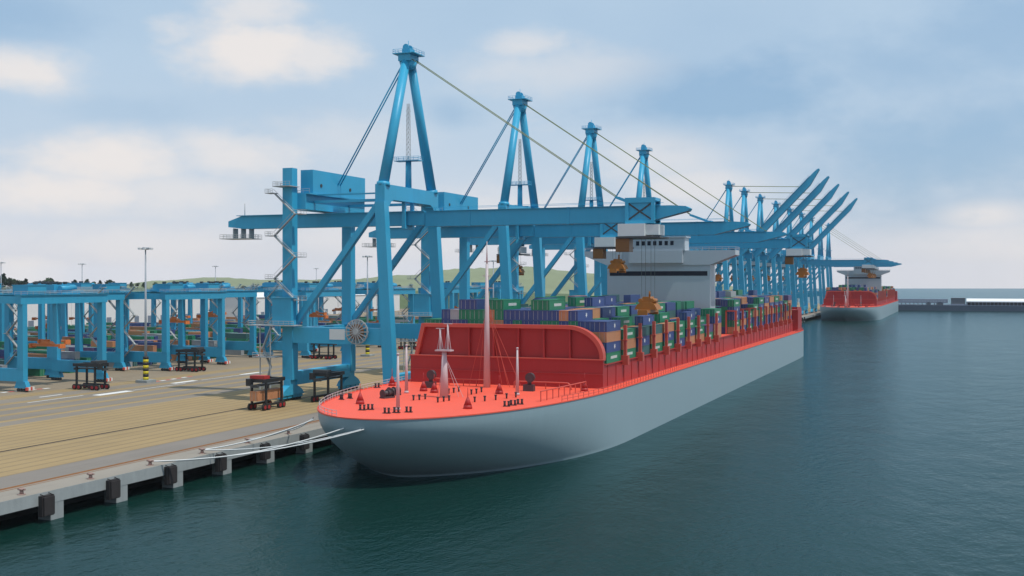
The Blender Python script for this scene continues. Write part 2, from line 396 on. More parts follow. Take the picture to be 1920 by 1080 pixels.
def hull_mesh():
    import bmesh
    mb = MB(); hull_fn(mb); me = mb.mesh('hull', 'hull_grey')
    bm = bmesh.new(); bm.from_mesh(me); bmesh.ops.remove_doubles(bm, verts=bm.verts, dist=.002); bmesh.ops.recalc_face_normals(bm, faces=bm.faces); bm.to_mesh(me); bm.free()
    return me
def deck_fn(b):
    o = hull_outline(DK); n = len(o)
    vs = [(h - .12 if h > .2 else 0, y + (.15 if i == 0 else 0), DK - .05) for i, (y, h) in enumerate(o)] + [(-(h - .12 if h > .2 else 0), y + (.15 if i == 0 else 0), DK - .05) for i, (y, h) in enumerate(o)]
    b.add(vs, [(i, i + 1, n + i + 1, n + i) for i in range(n - 1)])
def lip_fn(b):
    o = hull_outline(DK)
    for s in (1, -1):
        for (y0, h0), (y1, h1) in zip(o, o[1:]): b.beam((s * h0, y0, DK + .06), (s * h1, y1, DK + .06), .28, .22)
def bulkhead_fn(b):
    b.box(-27.0, 25.3, 75, 76.0, DK - .05, 20.4)
    b.box(-26.9, 25.2, 74.7, 75, 16.8, 17.05)
def ledge_fn(b): b.box(-27.2, 25.6, 74.6, 76.2, 20.4, 20.65)
def shield_pts(inset=0, rr=7.6, zb=20.65, zt=28.8):
    pts = [(-26.0 + inset, zb), (-24.0 + inset, zt - inset)]
    x1 = 25.2 - inset; r = rr - inset * .6
    for i in range(13):
        a = math.pi / 2 * (1 - i / 12); pts.append((x1 - r * 1.25 + r * 1.25 * math.cos(a), zt - inset - r + r * math.sin(a)))
    pts.append((x1, zb)); return pts
def shield_fn(b): b.prism(shield_pts(.9), 'y', 76.4, 76.7)
def rim_fn(b):
    o = shield_pts(0); i = shield_pts(.9)
    for y0, y1, a, c in ((75.3, 77.6, o, i),):
        for k in range(len(o) - 1):
            q = [(o[k][0], o[k][1]), (o[k + 1][0], o[k + 1][1]), (i[k + 1][0], i[k + 1][1]), (i[k][0], i[k][1])]
            b.prism(q, 'y', y0, y1)
def rib_fn(b): b.box(-.22, .22, 75.5, 76.4, 20.65, 27.9)
def coaming_fn(b):
    for s in (1, -1):
        b.box(s * 24.6, s * 25.2, 76.0, 404, DK - .05, 19.1)
        b.box(s * 24.5, s * 25.5, 76.3, 404, 19.1, 19.3)
def hatch_fn(b): b.box(-24.5, 24.5, 77.8, 404, 18.4, 19.2)
def frame_bracket_fn(b):
    b.box(0, .14, -.12, .12, DK, 19.1)
def lash_fn(b):
    # lashing bridge end post with box foot
    b.box(-.9, .9, -.75, .75, 18.2, 20.6); b.box(-.4, .4, -.42, .42, 20.6, 28.4); b.box(-.8, .6, -.65, .65, 24.4, 24.65)
def lash_pair_fn(b):
    lash_fn(b); b.box(-3.8, .3, -.4, .4, 27.9, 28.4)
    b.box(-3.9, -3.4, -.4, .4, 19.2, 28.4)
def rail_posts(b, pts, h=1.15, step=2.6, r=.045, rr=.04, rails=2):
    tot = 0; last = -99; d = 0
    for a, c in zip(pts, pts[1:]):
        a, c = Vector(a), Vector(c); l = (c - a).length; k = max(1, round(l / step))
        for i in range(k):
            p = a.lerp(c, i / k); b.tube(p, p + Vector((0, 0, h)), r, r, 4, 0, False)
        for j in range(rails):
            z = h * (j + 1) / rails; b.tube(a + Vector((0, 0, z)), c + Vector((0, 0, z)), rr, rr, 4, 0, False)
    b.tube(pts[-1], Vector(pts[-1]) + Vector((0, 0, h)), r, r, 4, 0, False)
def railing_fn(s, i0, b):
    o = hull_outline(DK); pts = [(s * (h - .35), y, DK) for y, h in o if y >= i0]
    rail_posts(b, pts, 1.25, 2.6, .07, .06, 2)
def mast_main_fn(b):
    b.tube((0, 0, DK - .05), (0, 0, 44), .88, .34, 12); b.tube((0, 0, 44), (0, 0, 49.5), .2, .1, 6)
    for z in (38, 41): b.cbox((0, 0, z), 3.2 if z == 38 else 2.2, .25, .2)
    b.cbox((0, 0, 44.5), 1.3, .2, .25)
def mast_stay_fn(b):
    for x, y in ((-4, 4), (4, 4), (-5.5, 1.5), (5.5, 1.5), (7.5, 4), (2.4, 4)): b.tube((0, 0, 36 if abs(x) < 5 else 33), (x, y, DK), .06, .06, 4, 0, False)
def mast_small_fn(b):
    b.tube((0, 0, DK - .05), (0, 0, 24.0), 1.05, .5, 12)
    b.box(-1.9, 1.9, -1.0, 1.0, 24.0, 24.3)
    for x, zt in ((-1.0, 29.0), (.9, 30.1)):
        b.tube((x, 0, 24.3), (x, 0, zt), .32, .22, 8)
        for dx in (-.75, .75): b.tube((x + dx, 0, 24.3), (x, 0, zt - .6), .07, .07, 4)
        b.box(x - 1.0, x + 1.0, -.2, .2, zt, zt + .16)
    for x, y in ((-2.6, 2), (2.6, 2), (-1.8, 2.4), (4, 1.5)): b.tube((0, 0, 23.2), (x, y, DK), .06, .06, 4, 0, False)
def pole_fn(h):
    def f(b): b.tube((0, 0, DK - .05), (0, 0, DK + .5), .55, .5, 10); b.tube((0, 0, DK + .5), (0, 0, DK + h), .42, .2, 10); b.tube((0, 0, DK + h), (0, 0, DK + h + .35), .3, .26, 10)
    return f
def cone_fn(b):
    b.tube((0, 0, DK - .05), (0, 0, DK + .7), .95, .85, 10); b.tube((0, 0, DK + .7), (0, 0, DK + 2.3), .82, .2, 10); b.tube((0, 0, DK + 2.3), (0, 0, DK + 4.3), .09, .06, 5)
def winch_fn(b):
    b.box(-1.6, 1.6, -.8, .8, DK - .05, DK + .35); b.tube((-1.3, 0, DK + 1.0), (1.3, 0, DK + 1.0), .62, n=10)
    for x in (-1.35, 0, 1.35): b.tube((x - .1, 0, DK + 1.0), (x + .1, 0, DK + 1.0), .95, n=12)
def bitt_fn(b):
    b.box(-.75, .75, -.35, .35, DK - .05, DK + .15)
    for x in (-.42, .42): b.tube((x, 0, DK + .15), (x, 0, DK + 1.0), .24, n=8); b.tube((x, 0, DK + 1.0), (x, 0, DK + 1.12), .32, n=8)
def post_fn(b): b.tube((0, 0, DK - .05), (0, 0, DK + .95), .2, .24, 8); b.tube((0, 0, DK + .95), (0, 0, DK + 1.15), .34, n=8)
def vent_fn(b):
    b.box(-1.3, 1.3, -.7, .7, DK - .05, DK + 1.5); b.tube((.1, 0, DK + 1.5), (.1, 0, DK + 2.6), .5, n=10); b.tube((.3, -.5, DK + 3.2), (.3, .5, DK + 3.2), 1.15, n=14)
def pipe_rail_fn(b):
    b.path([(-7.2, 0, DK), (-7.2, 0, DK + 1.3), (-6.9, 0, DK + 1.6), (6.6, 0, DK + 1.6), (7.2, 0, DK + 1.2), (7.6, 0, DK)], .2, 6)
    for x in (-3, 1, 4.5): b.tube((x, 0, DK), (x, 0, DK + 1.6), .12, n=5)
def house_fn(b):
    b.box(-20, 19.6, 226.5, 236, DK - .05, 45.6)
    # bridge wings with sloping underside
    b.prism([(-29, 49.2), (-29, 51), (29, 51), (29, 49.2), (19.6, 45.6), (-20, 45.6)], 'y', 226.0, 234)
def wheelhouse_fn(b):
    b.box(-11, 9.6, 224.4, 233, 46.4, 51.0); b.box(-10.3, 10.4, 225.0, 232, 51, 55.8); b.box(-10.8, 11.0, 224.6, 232.4, 55.8, 56.25)
def window_band_fn(b): b.box(-19.0, 18.6, 226.42, 226.7, 41.6, 43.3)
def bridge_window_fn(b): b.box(-.62, .62, 224.92, 225.2, 53.0, 54.6)
def house_rail_fn(b): rail_posts(b, [(-29, 226.1, 51), (-11, 226.1, 51)], 1.2, 2.5, .06, .05); rail_posts(b, [(12, 226.1, 51), (29, 226.1, 51), (29, 234, 51)], 1.2, 2.5, .06, .05); rail_posts(b, [(-10.6, 224.8, 56.25), (10.8, 224.8, 56.25), (10.8, 232, 56.25)], 1.1, 2.2, .05, .05)
def radar_fn(b):
    b.tube((0, 229, 56.2), (0, 229, 60), .5, .3, 8); b.box(-2, 2, 228.8, 229.2, 58.8, 59.1); b.box(-.2, .2, 227.5, 230.5, 60, 60.3)
def transom_fn(b):
    b.box(-27.6, 27.6, 405.5, 419.6, DK - .05, 24.6)
    for x in (-27.3, 27.0): b.box(x, x + .3, 404.2, 419.7, 24.6, 25.8)
    b.box(-27.0, 27.0, 419.4, 419.7, 24.6, 25.8)
def gangway_fn(b):
    rail_posts(b, [(0, 0, DK), (0, 26, DK)], 2.2, 3.3, .14, .14, 1)

S1 = Vector((-106.5, 187, 0)); S2 = Vector((-106.5, 1120, 0))
def make_ship(loc, label, far=False):
    s = thing('container_ship', label, 'ship', loc, 0, 'red and grey container ships moored at the quay')
    if 'hull' not in CACHE: CACHE['hull'] = hull_mesh()
    obj('hull', CACHE['hull'], s)
    DX = 1.0
    dk = part('foredeck', 'deck', deck_fn, 'deck_red', s)
    part('gunwale', 'lip', lip_fn, 'deck_red', s)
    bw = part('bulkhead', 'bulk', bulkhead_fn, 'bulk_red', s); part('ledge', 'ledge', ledge_fn, 'post_lit_edge_red', bw)  # ledge takes the lighter red to paint its sunlit edge
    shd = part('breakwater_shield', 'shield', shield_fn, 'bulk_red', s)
    part('rim', 'rim', rim_fn, 'post_lit_edge_red', shd)  # lighter red on the rim paints a sunlit highlight
    for x in (-17.5, -10.7, -3.9, 2.9, 9.7, 16.5): part('stiffener', 'rib', rib_fn, 'bulk_red', shd, (x, 0, 0))
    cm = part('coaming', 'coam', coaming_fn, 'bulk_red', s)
    part('hatch_cover', 'hatch', hatch_fn, 'deck_red', s)
    for k in range(45):
        y = 79 + k * 7.2
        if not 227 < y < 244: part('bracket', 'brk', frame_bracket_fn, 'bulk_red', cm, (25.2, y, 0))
    for y in BAYGAPS:
        if y in (224.5,): continue
        o = part('lashing_post', 'lash' if y < 230 else 'lashp', lash_fn if y < 230 else lash_pair_fn, 'post_lit_edge_red', s, (25.9, y, 0))
        o = part('lashing_post', 'lash', lash_fn, 'post_lit_edge_red', s, (-25.9, y, 0)); o.rotation_euler.z = math.pi
    part('railing', 'railS', lambda b: railing_fn(1, 40, b), 'post_lit_edge_red', s)
    part('railing', 'railP', lambda b: railing_fn(-1, 1.0, b), 'mast_pale', s)
    def D(px, py): p = G(px, py, DK) - S1; return (p.x, p.y, 0)
    part('foremast', 'mast1', mast_main_fn, 'mast_pale', s, D(913, 726)); part('rigging', 'stay1', mast_stay_fn, 'post_lit_edge_red', s, D(913, 726))
    part('signal_mast', 'mast2', mast_small_fn, 'mast_pale', s, D(833, 745))
    part('pole', 'pole1', pole_fn(11.2), 'mast_pale', s, D(746, 769)); part('pole', 'pole2', pole_fn(11), 'mast_pale', s, D(762, 737)); part('pole', 'pole3', pole_fn(10.6), 'mast_pale', s, D(970, 741))
    for p in ((675, 757), (794, 733), (814, 736), (877, 766), (936, 738), (735, 723), (1096, 733)): part('ventilator', 'cone', cone_fn, 'bulk_red', s, D(*p))
    for px, py, r in ((679, 769, .2), (694, 768, .2), (725, 775, .1), (743, 774, .1), (766, 773, .1), (950, 762, .4), (962, 760, .4), (975, 758, .4), (640, 749, -.6), (656, 747, -.5), (707, 727, .9), (1132, 724, 1.3), (1144, 721, 1.3)): part('mooring_bitt', 'bitt', bitt_fn, 'machine_dark', s, D(px, py), r)
    for px, py in ((726, 746), (738, 741)): part('winch', 'winch', winch_fn, 'machine_dark', s, D(px, py), 1.2)
    for zx, zy in ((620, 605), (655, 602), (690, 598), (765, 617), (800, 612), (832, 607), (830, 565), (860, 560), (890, 553), (965, 570), (995, 565), (1025, 556), (985, 615), (1045, 610), (1110, 603), (1175, 594), (1230, 587)):
        part('roller_post', 'post', post_fn, 'machine_dark', s, D(580 + zx * .3148, 560 + zy * .3148))
    for p in ((807, 727), (992, 733)): part('ventilation_fan', 'vent', vent_fn, 'machine_dark', s, D(*p))
    for p in ((862, 723), (1016, 729)): part('pipe_rail', 'prail', pipe_rail_fn, 'post_lit_edge_red', s, D(*p))
    g0, g1 = D(1014, 753), D(1099, 733)
    part('side_gangway', 'gang', gangway_fn, 'post_lit_edge_red', s, g0, -math.atan2(g1[0] - g0[0], g1[1] - g0[1]))
    hs = part('superstructure', 'house', house_fn, 'house_white', s)
    wh = part('wheelhouse', 'wheelh', wheelhouse_fn, 'house_white', s)
    part('window_band', 'wband', window_band_fn, 'window_dark', hs)
    for i in range(7): part('window', 'bwin', bridge_window_fn, 'window_dark', wh, (-7.6 + i * 2.2, 0, 0))
    part('railing', 'hrail', house_rail_fn, 'mast_pale', hs)
    part('radar_mast', 'radar', radar_fn, 'mast_pale', s)
    part('stern_house', 'transom', transom_fn, 'bulk_red', s)
    return s
PITCH = 14.4
BAYS = [79.0 + PITCH * i for i in range(10)] + [245.0 + PITCH * i for i in range(11)]
BAYGAPS = [y + 13.3 for y in BAYS[:9]] + [y + 13.3 for y in BAYS[10:20]] + [245 - 1.3]
S1 = Vector((-106.5, 187, 0)); S2 = Vector((-106.5, 1120, 0))
make_ship(S1, 'large red-decked grey-hulled container ship in the foreground, its bow towards the viewer')
make_ship(S2, 'distant red and grey container ship moored behind the first, seen bow-on')

# containers ---------------------------------------------------------------
CW, CH, CL = 2.44, 2.59, 12.19
NR = 20
rng = random.Random(11)
def pick(): return rng.choices(['blue', 'green', 'orange', 'teal', 'grey', 'purple'], [38, 29, 22, 5, 3, 3])[0]
def container_fn(b):
    """12.19 m box: origin bottom centre, long axis y; frame proud of the corrugated panels, white mark on the side"""
    w, h, l, t = CW / 2, CH, CL / 2, .05
    b.box(-w + t, w - t, -l + t, l - t, .05, h - .04)
    for x in (-w, w - .16):
        for y in (-l, l - .16): b.box(x, x + .16, y, y + .16, 0, h)
        b.box(x, x + .16, -l + .16, l - .16, 0, .16); b.box(x, x + .16, -l + .16, l - .16, h - .16, h)
    for y in (-l, l - .16): b.box(-w + .16, w - .16, y, y + .16, 0, .16); b.box(-w + .16, w - .16, y, y + .16, h - .16, h)
    b.box(-.03, .03, -l, -l + .1, .2, h - .2)
    for x in (-.6, .6): b.box(x - .03, x + .03, -l, -l + .1, .2, h - .2, 2)
def star_mark(b):
    container_fn(b); x = CW / 2 - .04
    c = (1.0, 1.35)
    pts = []
    for i in range(14):
        a = math.pi * i / 7 + math.pi / 2; r = .78 if i % 2 == 0 else .36; pts.append((x, c[0] + r * math.cos(a), c[1] + r * math.sin(a)))
    b.add([(x, *c)] + pts, [(0, i + 1, (i + 1) % 14 + 1) for i in range(14)], 1)
def word_mark(b):
    container_fn(b); x = CW / 2 - .04
    for i in range(9): b.add([(x, -2.4 + i * .62, .95), (x, -1.95 + i * .62, .95), (x, -1.95 + i * .62, 1.65), (x, -2.4 + i * .62, 1.65)], [(0, 1, 2, 3)], 1)
    y = -CL / 2 + .04
CFN = {'blue': star_mark, 'green': word_mark}
def container(col, loc, label, rz=0, group='containers stacked on the near ship'):
    o = part('container', 'c_' + col, CFN.get(col, container_fn), ['container_' + col, 'mark_white', 'steel_grey'], None, loc, rz)
    return tag(o, label, 'container', group)
def stack_heights(seed, b0=None):
    r = random.Random(seed); hs = []
    for i in range(21):
        row = []
        mid = 5 if i < 10 else 5
        for j in range(NR):
            h = mid + r.choice([-1, 0, 0, 0, 0, 1]) if 3 <= j <= 15 else r.choice([3, 4, 4, 5] if j < 16 else [2, 3, 3, 4])
            if 14 <= j <= 16: h = min(h, 5)
            row.append(h)
        if i >= 10:
            row = [h if j < 15 else min(5, h + 1) for j, h in enumerate(row)]
        hs.append(row)
    if b0: hs[0] = b0
    return hs
HS1 = stack_heights(4, [4, 4, 5, 5, 6, 6, 5, 6, 6, 5, 5, 5, 6, 6, 5, 5, 5, 4, 4, 4])
HS2 = stack_heights(9)
TINT = ['blue', 'green', 'orange', 'teal', 'grey', 'purple']
stuff = MB()
def add_stuff(c, col, along='y'):
    w, l = (CW / 2, CL / 2) if along == 'y' else (CL / 2, CW / 2)
    stuff.box(c[0] - w, c[0] + w, c[1] - l, c[1] + l, c[2], c[2] + CH - .02, TINT.index(col))
cand = []
for bi, by in enumerate(BAYS):
    hs = HS1[bi]
    for j in range(NR):
        for k in range(hs[j]):
            vis = k == hs[j] - 1 or j == NR - 1 or k >= hs[j + 1] or (bi == 0 and k >= 3) or (bi and bi != 10 and k >= HS1[bi - 1][j] and k >= 3)
            p = S1 + Vector(((j - (NR - 1) / 2) * 2.5, by + CL / 2, 19.35 + k * (CH + .012)))
            col = pick()
            if bi == 0:
                if k == 5: col = 'blue' if j in (4, 5) else 'green'
                elif j >= 17: col = ['green', 'blue', 'orange', 'blue'][k]
            if bi == 9 and col == 'blue' and rng.random() < .5: col = 'green'
            fs = ('front' if j < NR - 1 else 'side')
            score = 1.0 / depth(p) * (1.5 if j >= 16 else 1.0) * (1.3 if bi == 0 else 1)
            if bi > 0 and j < 14 and k == hs[j] - 1 and hs[j] < HS1[bi - 1][j]: score *= .4
            cand.append((vis, score, bi, j, k, col, p, hs[j]))
indiv = sorted([c for c in cand if c[0]], key=lambda c: -c[1])[:250]
ids = {id(c) for c in indiv}
for c in cand:
    vis, score, bi, j, k, col, p, h = c
    if id(c) in ids:
        top = 'topmost' if k == h - 1 else ORD[h - 1 - k] + ' from top'
        where = ('foremost bay' if bi == 0 else ORD[bi] + ' bay from the bow')
        container(col, p, f'{col} container, {top} in stack {ORD[NR - 1 - j]} from starboard, {where}')
    elif vis or k >= h - 2 or j >= 17: add_stuff(p, col)
for bi, by in enumerate(BAYS):
    for j in range(NR):
        for k in range(HS2[bi][j]):
            if k >= HS2[bi][j] - 2 or j >= 17 or bi == 0: add_stuff(S2 + Vector(((j - 9.5) * 2.5, by + CL / 2, 19.35 + k * (CH + .012))), pick())

# mooring lines
def sag(p0, p1, s, n=14): 
    p0, p1 = Vector(p0), Vector(p1); return [p0.lerp(p1, i / n) - Vector((0, 0, s * 4 * (i / n) * (1 - i / n))) for i in range(n + 1)]
lines = [((-105.2, 187.1, 11.7), 2, 1.3, 'from the stem to the third bollard'), ((-105.8, 187.1, 11.7), 3, 1.2, 'from the stem to the fourth bollard'),
         ((-122.5, 197, 11.8), 4, .7, 'from the port bow to the fifth bollard'), ((-121.8, 196, 11.8), 3, .8, 'from the port bow to the fourth bollard'),
         ((-110, 187.8, 11.6), 2, 1.6, 'from beside the stem to the third bollard'), ((-123.4, 198.4, 11.8), 5, .5, 'from the port bow to the sixth bollard')]
for p, bi, s, w in lines:
    q = BOLL[bi]
    tag(part('mooring_line', None, lambda b: b.path(sag(p, q, s), .13, 5), 'rope_white'), f'white sagging mooring rope {w} on the quay', 'rope', 'mooring ropes at the bow of the near ship')

# ------------------------------------------------------------------ ship-to-shore cranes
GA = 33.0; HW = 16.8
def leg_w(s):
    def f(b): b.beam((0, s * HW, 6), (-3, s * (HW - .2), 57), 3.3, 2.9, 3.0, 2.7, up=(0, 1, 0)); 
    return f
def leg_l(top):
    def f(b): b.beam((0, 0, 6), (0, 0, top), 3.4, 3.0, 3.2, 2.8, up=(0, 1, 0))
    return f
def sill_fn(b): b.box(-1.5, 1.5, -HW + 1.5, HW - 1.5, 4.4, 8.3)
def bogie_fn(b):
    b.prism([(-5.8, 1.6), (-4.6, 3.0), (-1.8, 4.4), (-1.8, 6), (1.8, 6), (1.8, 4.4), (4.6, 3.0), (5.8, 1.6)], 'x', -1.1, 1.1)
    for y in (-4.2, -1.5, 1.5, 4.2): b.box(-.8, .8, y - 1.15, y + 1.15, .75, 1.7)
    for i in range(8):
        y = -4.9 + i * 1.4; b.tube((-.35, y, .45), (.35, y, .45), .45, n=10, mi=1)
def portal_fn(b): b.box(-GA + 1.2, -1.0, -1.3, 1.3, 16.8, 21.4)
def portal_y_fn(b): b.box(-1.2, 1.2, -HW + 1.4, HW - 1.4, 17.6, 21.0)
def brace_fn(b): b.beam((-3.6, 0, 56.5), (-GA + 1.0, 0, 21.3), 1.7, 1.7)
def top_beam_fn(b):
    pts = [(-HW - .6, 55.8), (-HW - .6, 62.0), (HW + .6, 62.0), (HW + .6, 55.8), (HW - 2.2, 55.8), (HW - 3.4, 57.2)]
    pts += [(HW - 5, 57.8), (-HW + 5, 57.8), (-HW + 3.4, 57.2), (-HW + 2.2, 55.8)]
    b.prism(pts, 'x', -4.6, -1.6)
def aleg_fn(s):
    def f(b): b.tube((-3, s * (HW - 1.2), 61.9), (-3, s * 1.2, 100.5), 1.55, 1.3, 14); b.tube((-3, s * (HW - 1.2), 61.5), (-3, s * (HW - 1.35), 62.6), 1.95, 1.9, 14)
    return f
def apex_fn(b):
    b.box(-4.9, -1.1, -2.9, 2.9, 99.2, 101.2); b.tube((-3, 0, 97), (-3, 0, 99.3), 2.0, 2.7, 12)
    b.box(-6.4, .6, -3.6, 3.6, 101.2, 101.45); b.box(-4.3, -1.7, -1.6, 1.6, 101.45, 103.0)
    for y in (-1.2, 1.2): b.tube((-3.2, y - .2, 103.4), (-3.2, y + .2, 103.4), 1.0, n=12)
    b.tube((-3, 0, 103), (-3, 0, 105.5), .1, n=5)
    rail_posts(b, [(-6.3, -3.5, 101.45), (.5, -3.5, 101.45), (.5, 3.5, 101.45), (-6.3, 3.5, 101.45), (-6.3, -3.5, 101.45)], 1.1, 1.8, .05, .05)
def girder_fn(b):
    # landside girder of the boom, tapered at its rear tip
    b.prism([(-65.5, 51.6), (-65.5, 53.4), (-60.5, 55.0), (3.2, 55.0), (3.2, 51.0), (-60, 51.0)], 'y', -1.7, 1.7)
    b.box(-62, 3, -2.6, 2.6, 55.0, 55.15)
def rear_deck_fn(b):
    b.box(-67.5, -56.5, -3.6, 3.6, 47.8, 48.0)
    for x in (-61, -58, -64): b.box(x - .15, x + .15, -1.2, 1.2, 48, 51.2)
    rail_posts(b, [(-67.4, -3.5, 48), (-56.6, -3.5, 48), (-56.6, 3.5, 48), (-67.4, 3.5, 48), (-67.4, -3.5, 48)], 1.2, 1.6, .06, .05)
def rear_rod_fn(b): b.tube((-60.5, 0, 55.15), (-60.5, 0, 59), .12, n=5)
def boom_fn(b):
    # seaward boom, origin at its hinge, pointing +x; underside rises to the tip
    b.prism([(0, -4.4), (0, 0), (73, 0), (77, -.3), (78, -.9), (77.6, -1.6), (66, -4.4)], 'y', -1.9, 1.9)
    b.box(0.5, 70, -2.5, 2.5, 0, .12)
    for x in (14, 44, 60): b.box(x - .4, x + .4, -2.0, 2.0, -4.5, .2)
    for y in (-2.4, 2.4): b.path([(0.5, y, 1.1), (70, y, 1.1)], .05, 4)
def boom_link_fn(b):
    for y in (-1.5, 1.5): b.beam((57.5, y, 2.6), (64, y, 0.1), .45, .7)
    b.box(63, 65, -1.8, 1.8, 0, .5)
def hanger_fn(b):
    for y in (-2.6, 2.6): b.box(-3.6, -2.6, y - .5, y + .5, 50.6, 57.9)
    b.box(-3.7, -2.5, -3.1, 3.1, 50.0, 50.9)
def machine_girder_fn(b): b.box(-GA - 1.0, -GA + 4.4, -HW + 1.4, HW + 2.6, 55.6, 60.0); b.box(-GA + 4.6, -4.6, -11.0, -10.2, 57.6, 58.4); b.box(-GA + 4.6, -4.6, 9.2, 10.0, 57.6, 58.4); b.box(-GA + 4.6, -4.6, -11.0, -10.3, 59.8, 60.2)
def machine_house_fn(b):
    b.box(-GA + .6, -GA + 4.8, -12, 19, 60.4, 67.4)
    b.box(-GA - 1.2, -GA + 5.6, -15.2, 19.6, 60.0, 60.4)
def house_vent_fn(b):
    for y in (-7.5, 9.5): b.tube((-GA + 4.79, y, 63), (-GA + 4.95, y, 63), .55, n=12)
def walkway_fn(b):
    rail_posts(b, [(-GA + 5.5, -15, 60.4), (-GA - 1.1, -15, 60.4), (-GA - 1.1, 19.5, 60.4)], 1.2, 2.0, .06, .05)
    b.box(-GA - 3.4, -GA + 2.4, -HW - 4.0, -HW + 1.4, 62.0, 62.2)
    rail_posts(b, [(-GA + 2.4, -HW - 3.9, 62.2), (-GA - 3.3, -HW - 3.9, 62.2), (-GA - 3.3, -HW + 1.4, 62.2)], 1.2, 1.5, .06, .05)
def stairs_fn(b):
    # zig-zag stair tower clinging to the near landside leg
    y = -HW - 2.6; z = 23.0; d = 1; xs = (-GA - 3.6, -GA + 3.4)
    while z < 60:
        x0, x1 = (xs if d > 0 else xs[::-1])
        z1 = min(z + 6.2, 62)
        b.beam((x0, y, z), (x1, y, z1), .9, .28)
        b.path([(x0, y - .45, z + 1.1), (x1, y - .45, z1 + 1.1)], .06, 4)
        e = 2.6 if d > 0 else -2.6
        b.box(x1, x1 + e, y - 1.0, y + 2.0, z1 - .1, z1 + .12)
        rail_posts(b, [(x1 + e, y - 1, z1 + .1), (x1 + e, y + 2, z1 + .1)], 1.1, 1.5, .05, .05); rail_posts(b, [(x1, y - 1, z1 + .1), (x1 + e, y - 1, z1 + .1)], 1.1, 1.3, .05, .05)
        z = z1; d = -d
    b.beam((-GA - 3.6, -HW - 4.6, 10), (-GA - 6, -HW - 4.6, 15), .9, .28); b.beam((-GA - 6, -HW - 5.2, 15), (-GA - 3, -HW - 5.2, 21.5), .9, .28)
    b.beam((-GA - 6.4, -HW - 4.6, 1.2), (-GA - 3.6, -HW - 4.6, 10), .9, .28)
def stair_deck_fn(b):
    for x0, x1, z in ((-GA - 10.5, -GA + 5, 21.8), (-GA - 9.0, -GA - 1.8, 12.6)):
        b.box(x0, x1, -HW - 6.0, -HW - 1.7, z, z + .25)
        rail_posts(b, [(x1, -HW - 5.9, z + .2), (x0, -HW - 5.9, z + .2), (x0, -HW - 1.8, z + .2)], 1.2, 1.7, .06, .06)
    for x in (-GA - 6.5, -GA - 3): b.box(x - .12, x + .12, -HW - 5.8, -HW - 5.5, 1.0, 21.8)
def elec_fn(b): b.box(-GA - 3.2, -GA + 3.2, -HW - 4.4, -HW - 1.75, 22.1, 29.8); b.box(-GA - 3.6, -GA + 3.6, -HW - 4.8, -HW - 1.75, 29.8, 30.0)
def sign_fn(b): b.box(-GA + 14, -GA + 19, -HW - 1.36, -HW - 1.3, 18.0, 21.0)
def reel_fn(b):
    n = 28
    for i in range(n):
        a0, a1 = 2 * math.pi * i / n, 2 * math.pi * (i + 1) / n
        for r in (3.4, 2.0): b.beam((r * math.cos(a0), 0, r * math.sin(a0)), (r * math.cos(a1), 0, r * math.sin(a1)), .35, .3 if r > 3 else .2, up=(0, 1, 0))
    for i in range(16):
        a = 2 * math.pi * i / 16
        for y in (-.5, .5): b.beam((.5 * math.cos(a), y, .5 * math.sin(a)), (3.5 * math.cos(a), y, 3.5 * math.sin(a)), .28, .2, up=(0, 1, 0))
    b.tube((0, -.8, 0), (0, .9, 0), .8, n=14)
def reel_core_fn(b): b.tube((0, -.3, 0), (0, .3, 0), 2.2, n=20)
def antenna_fn(b):
    b.tube((-3, 0, 61.9), (-3, 0, 70), .95, .85, 10); b.box(-7, 1, -1.6, 1.6, 70, 70.2)
    rail_posts(b, [(-7, -1.6, 70.2), (1, -1.6, 70.2), (1, 1.6, 70.2), (-7, 1.6, 70.2), (-7, -1.6, 70.2)], 1.1, 1.6, .05, .05)
def antenna_mast_fn(b):
    for x, y in ((-3.5, -.5), (-2.5, -.5), (-2.5, .5), (-3.5, .5)): b.tube((x, y, 70.2), (-3 + (x + 3) * .6, y * .6, 87), .09, n=4)
    for i in range(11):
        z = 70.2 + i * 1.45; b.beam((-3.5, -.5, z), (-2.5, -.5, z + 1.4), .08, .08); b.beam((-2.5, .5, z), (-3.5, .5, z + 1.4), .08, .08)
def backstay_fn(b):
    for y in (-.7, .7): b.tube((-3.6, y, 100.2), (-GA + 3.5, y + 3, 62), .2, n=6)
def stay_fn(L, z1):
    def f(b):
        for y in (-1.5, 1.5): b.tube((-2, y, 100.4), (L, y, z1), .12, n=6)
    return f
def trolley_fn(b):
    # frame straddling the boom (origin at boom underside)
    for y in (-2.9, 2.9):
        for x in (-3.6, 3.6): b.box(x - .5, x + .5, y - .45, y + .45, -.4, 6.0)
        b.box(-4.1, 4.1, y - .45, y + .45, 4.8, 6.2); b.box(-4.1, 4.1, y - .45, y + .45, -.8, .1)
        b.beam((-3.4, y, .1), (3.4, y, 4.8), .5, .4, mi=1); b.beam((3.4, y + .02, .1), (-3.4, y + .02, 4.8), .5, .4, mi=1)
        b.box(-3.1, 3.1, y - .1, y + .1, 0.1, 4.8, 0)
    b.box(-4.1, 4.1, -2.4, 2.4, 5.4, 6.2)
def trolley_house_fn(b): b.box(-5.8, 1.6, -4.4, 4.8, -4.2, -.85); b.box(1.6, 5.2, -3.2, 3.2, -3.9, -1.1); b.box(-6.2, 6.0, -5.0, 5.2, -4.8, -4.3, 1)
def cab_fn(b): b.box(-6.4, -2.6, -4.4, -.6, -8.4, -4.85)
def cab_glass_fn(b): b.box(-5.9, -3.1, -3.86, -3.8, -8.6, -6.8); b.box(-2.6, -2.54, -3.4, -1.0, -8.8, -6.8)
def ropes_fn(b):
    for x in (-1.3, 1.3):
        for y in (-2.0, 2.0): b.tube((x, y, 0), (x, y, -1), .05, n=4)
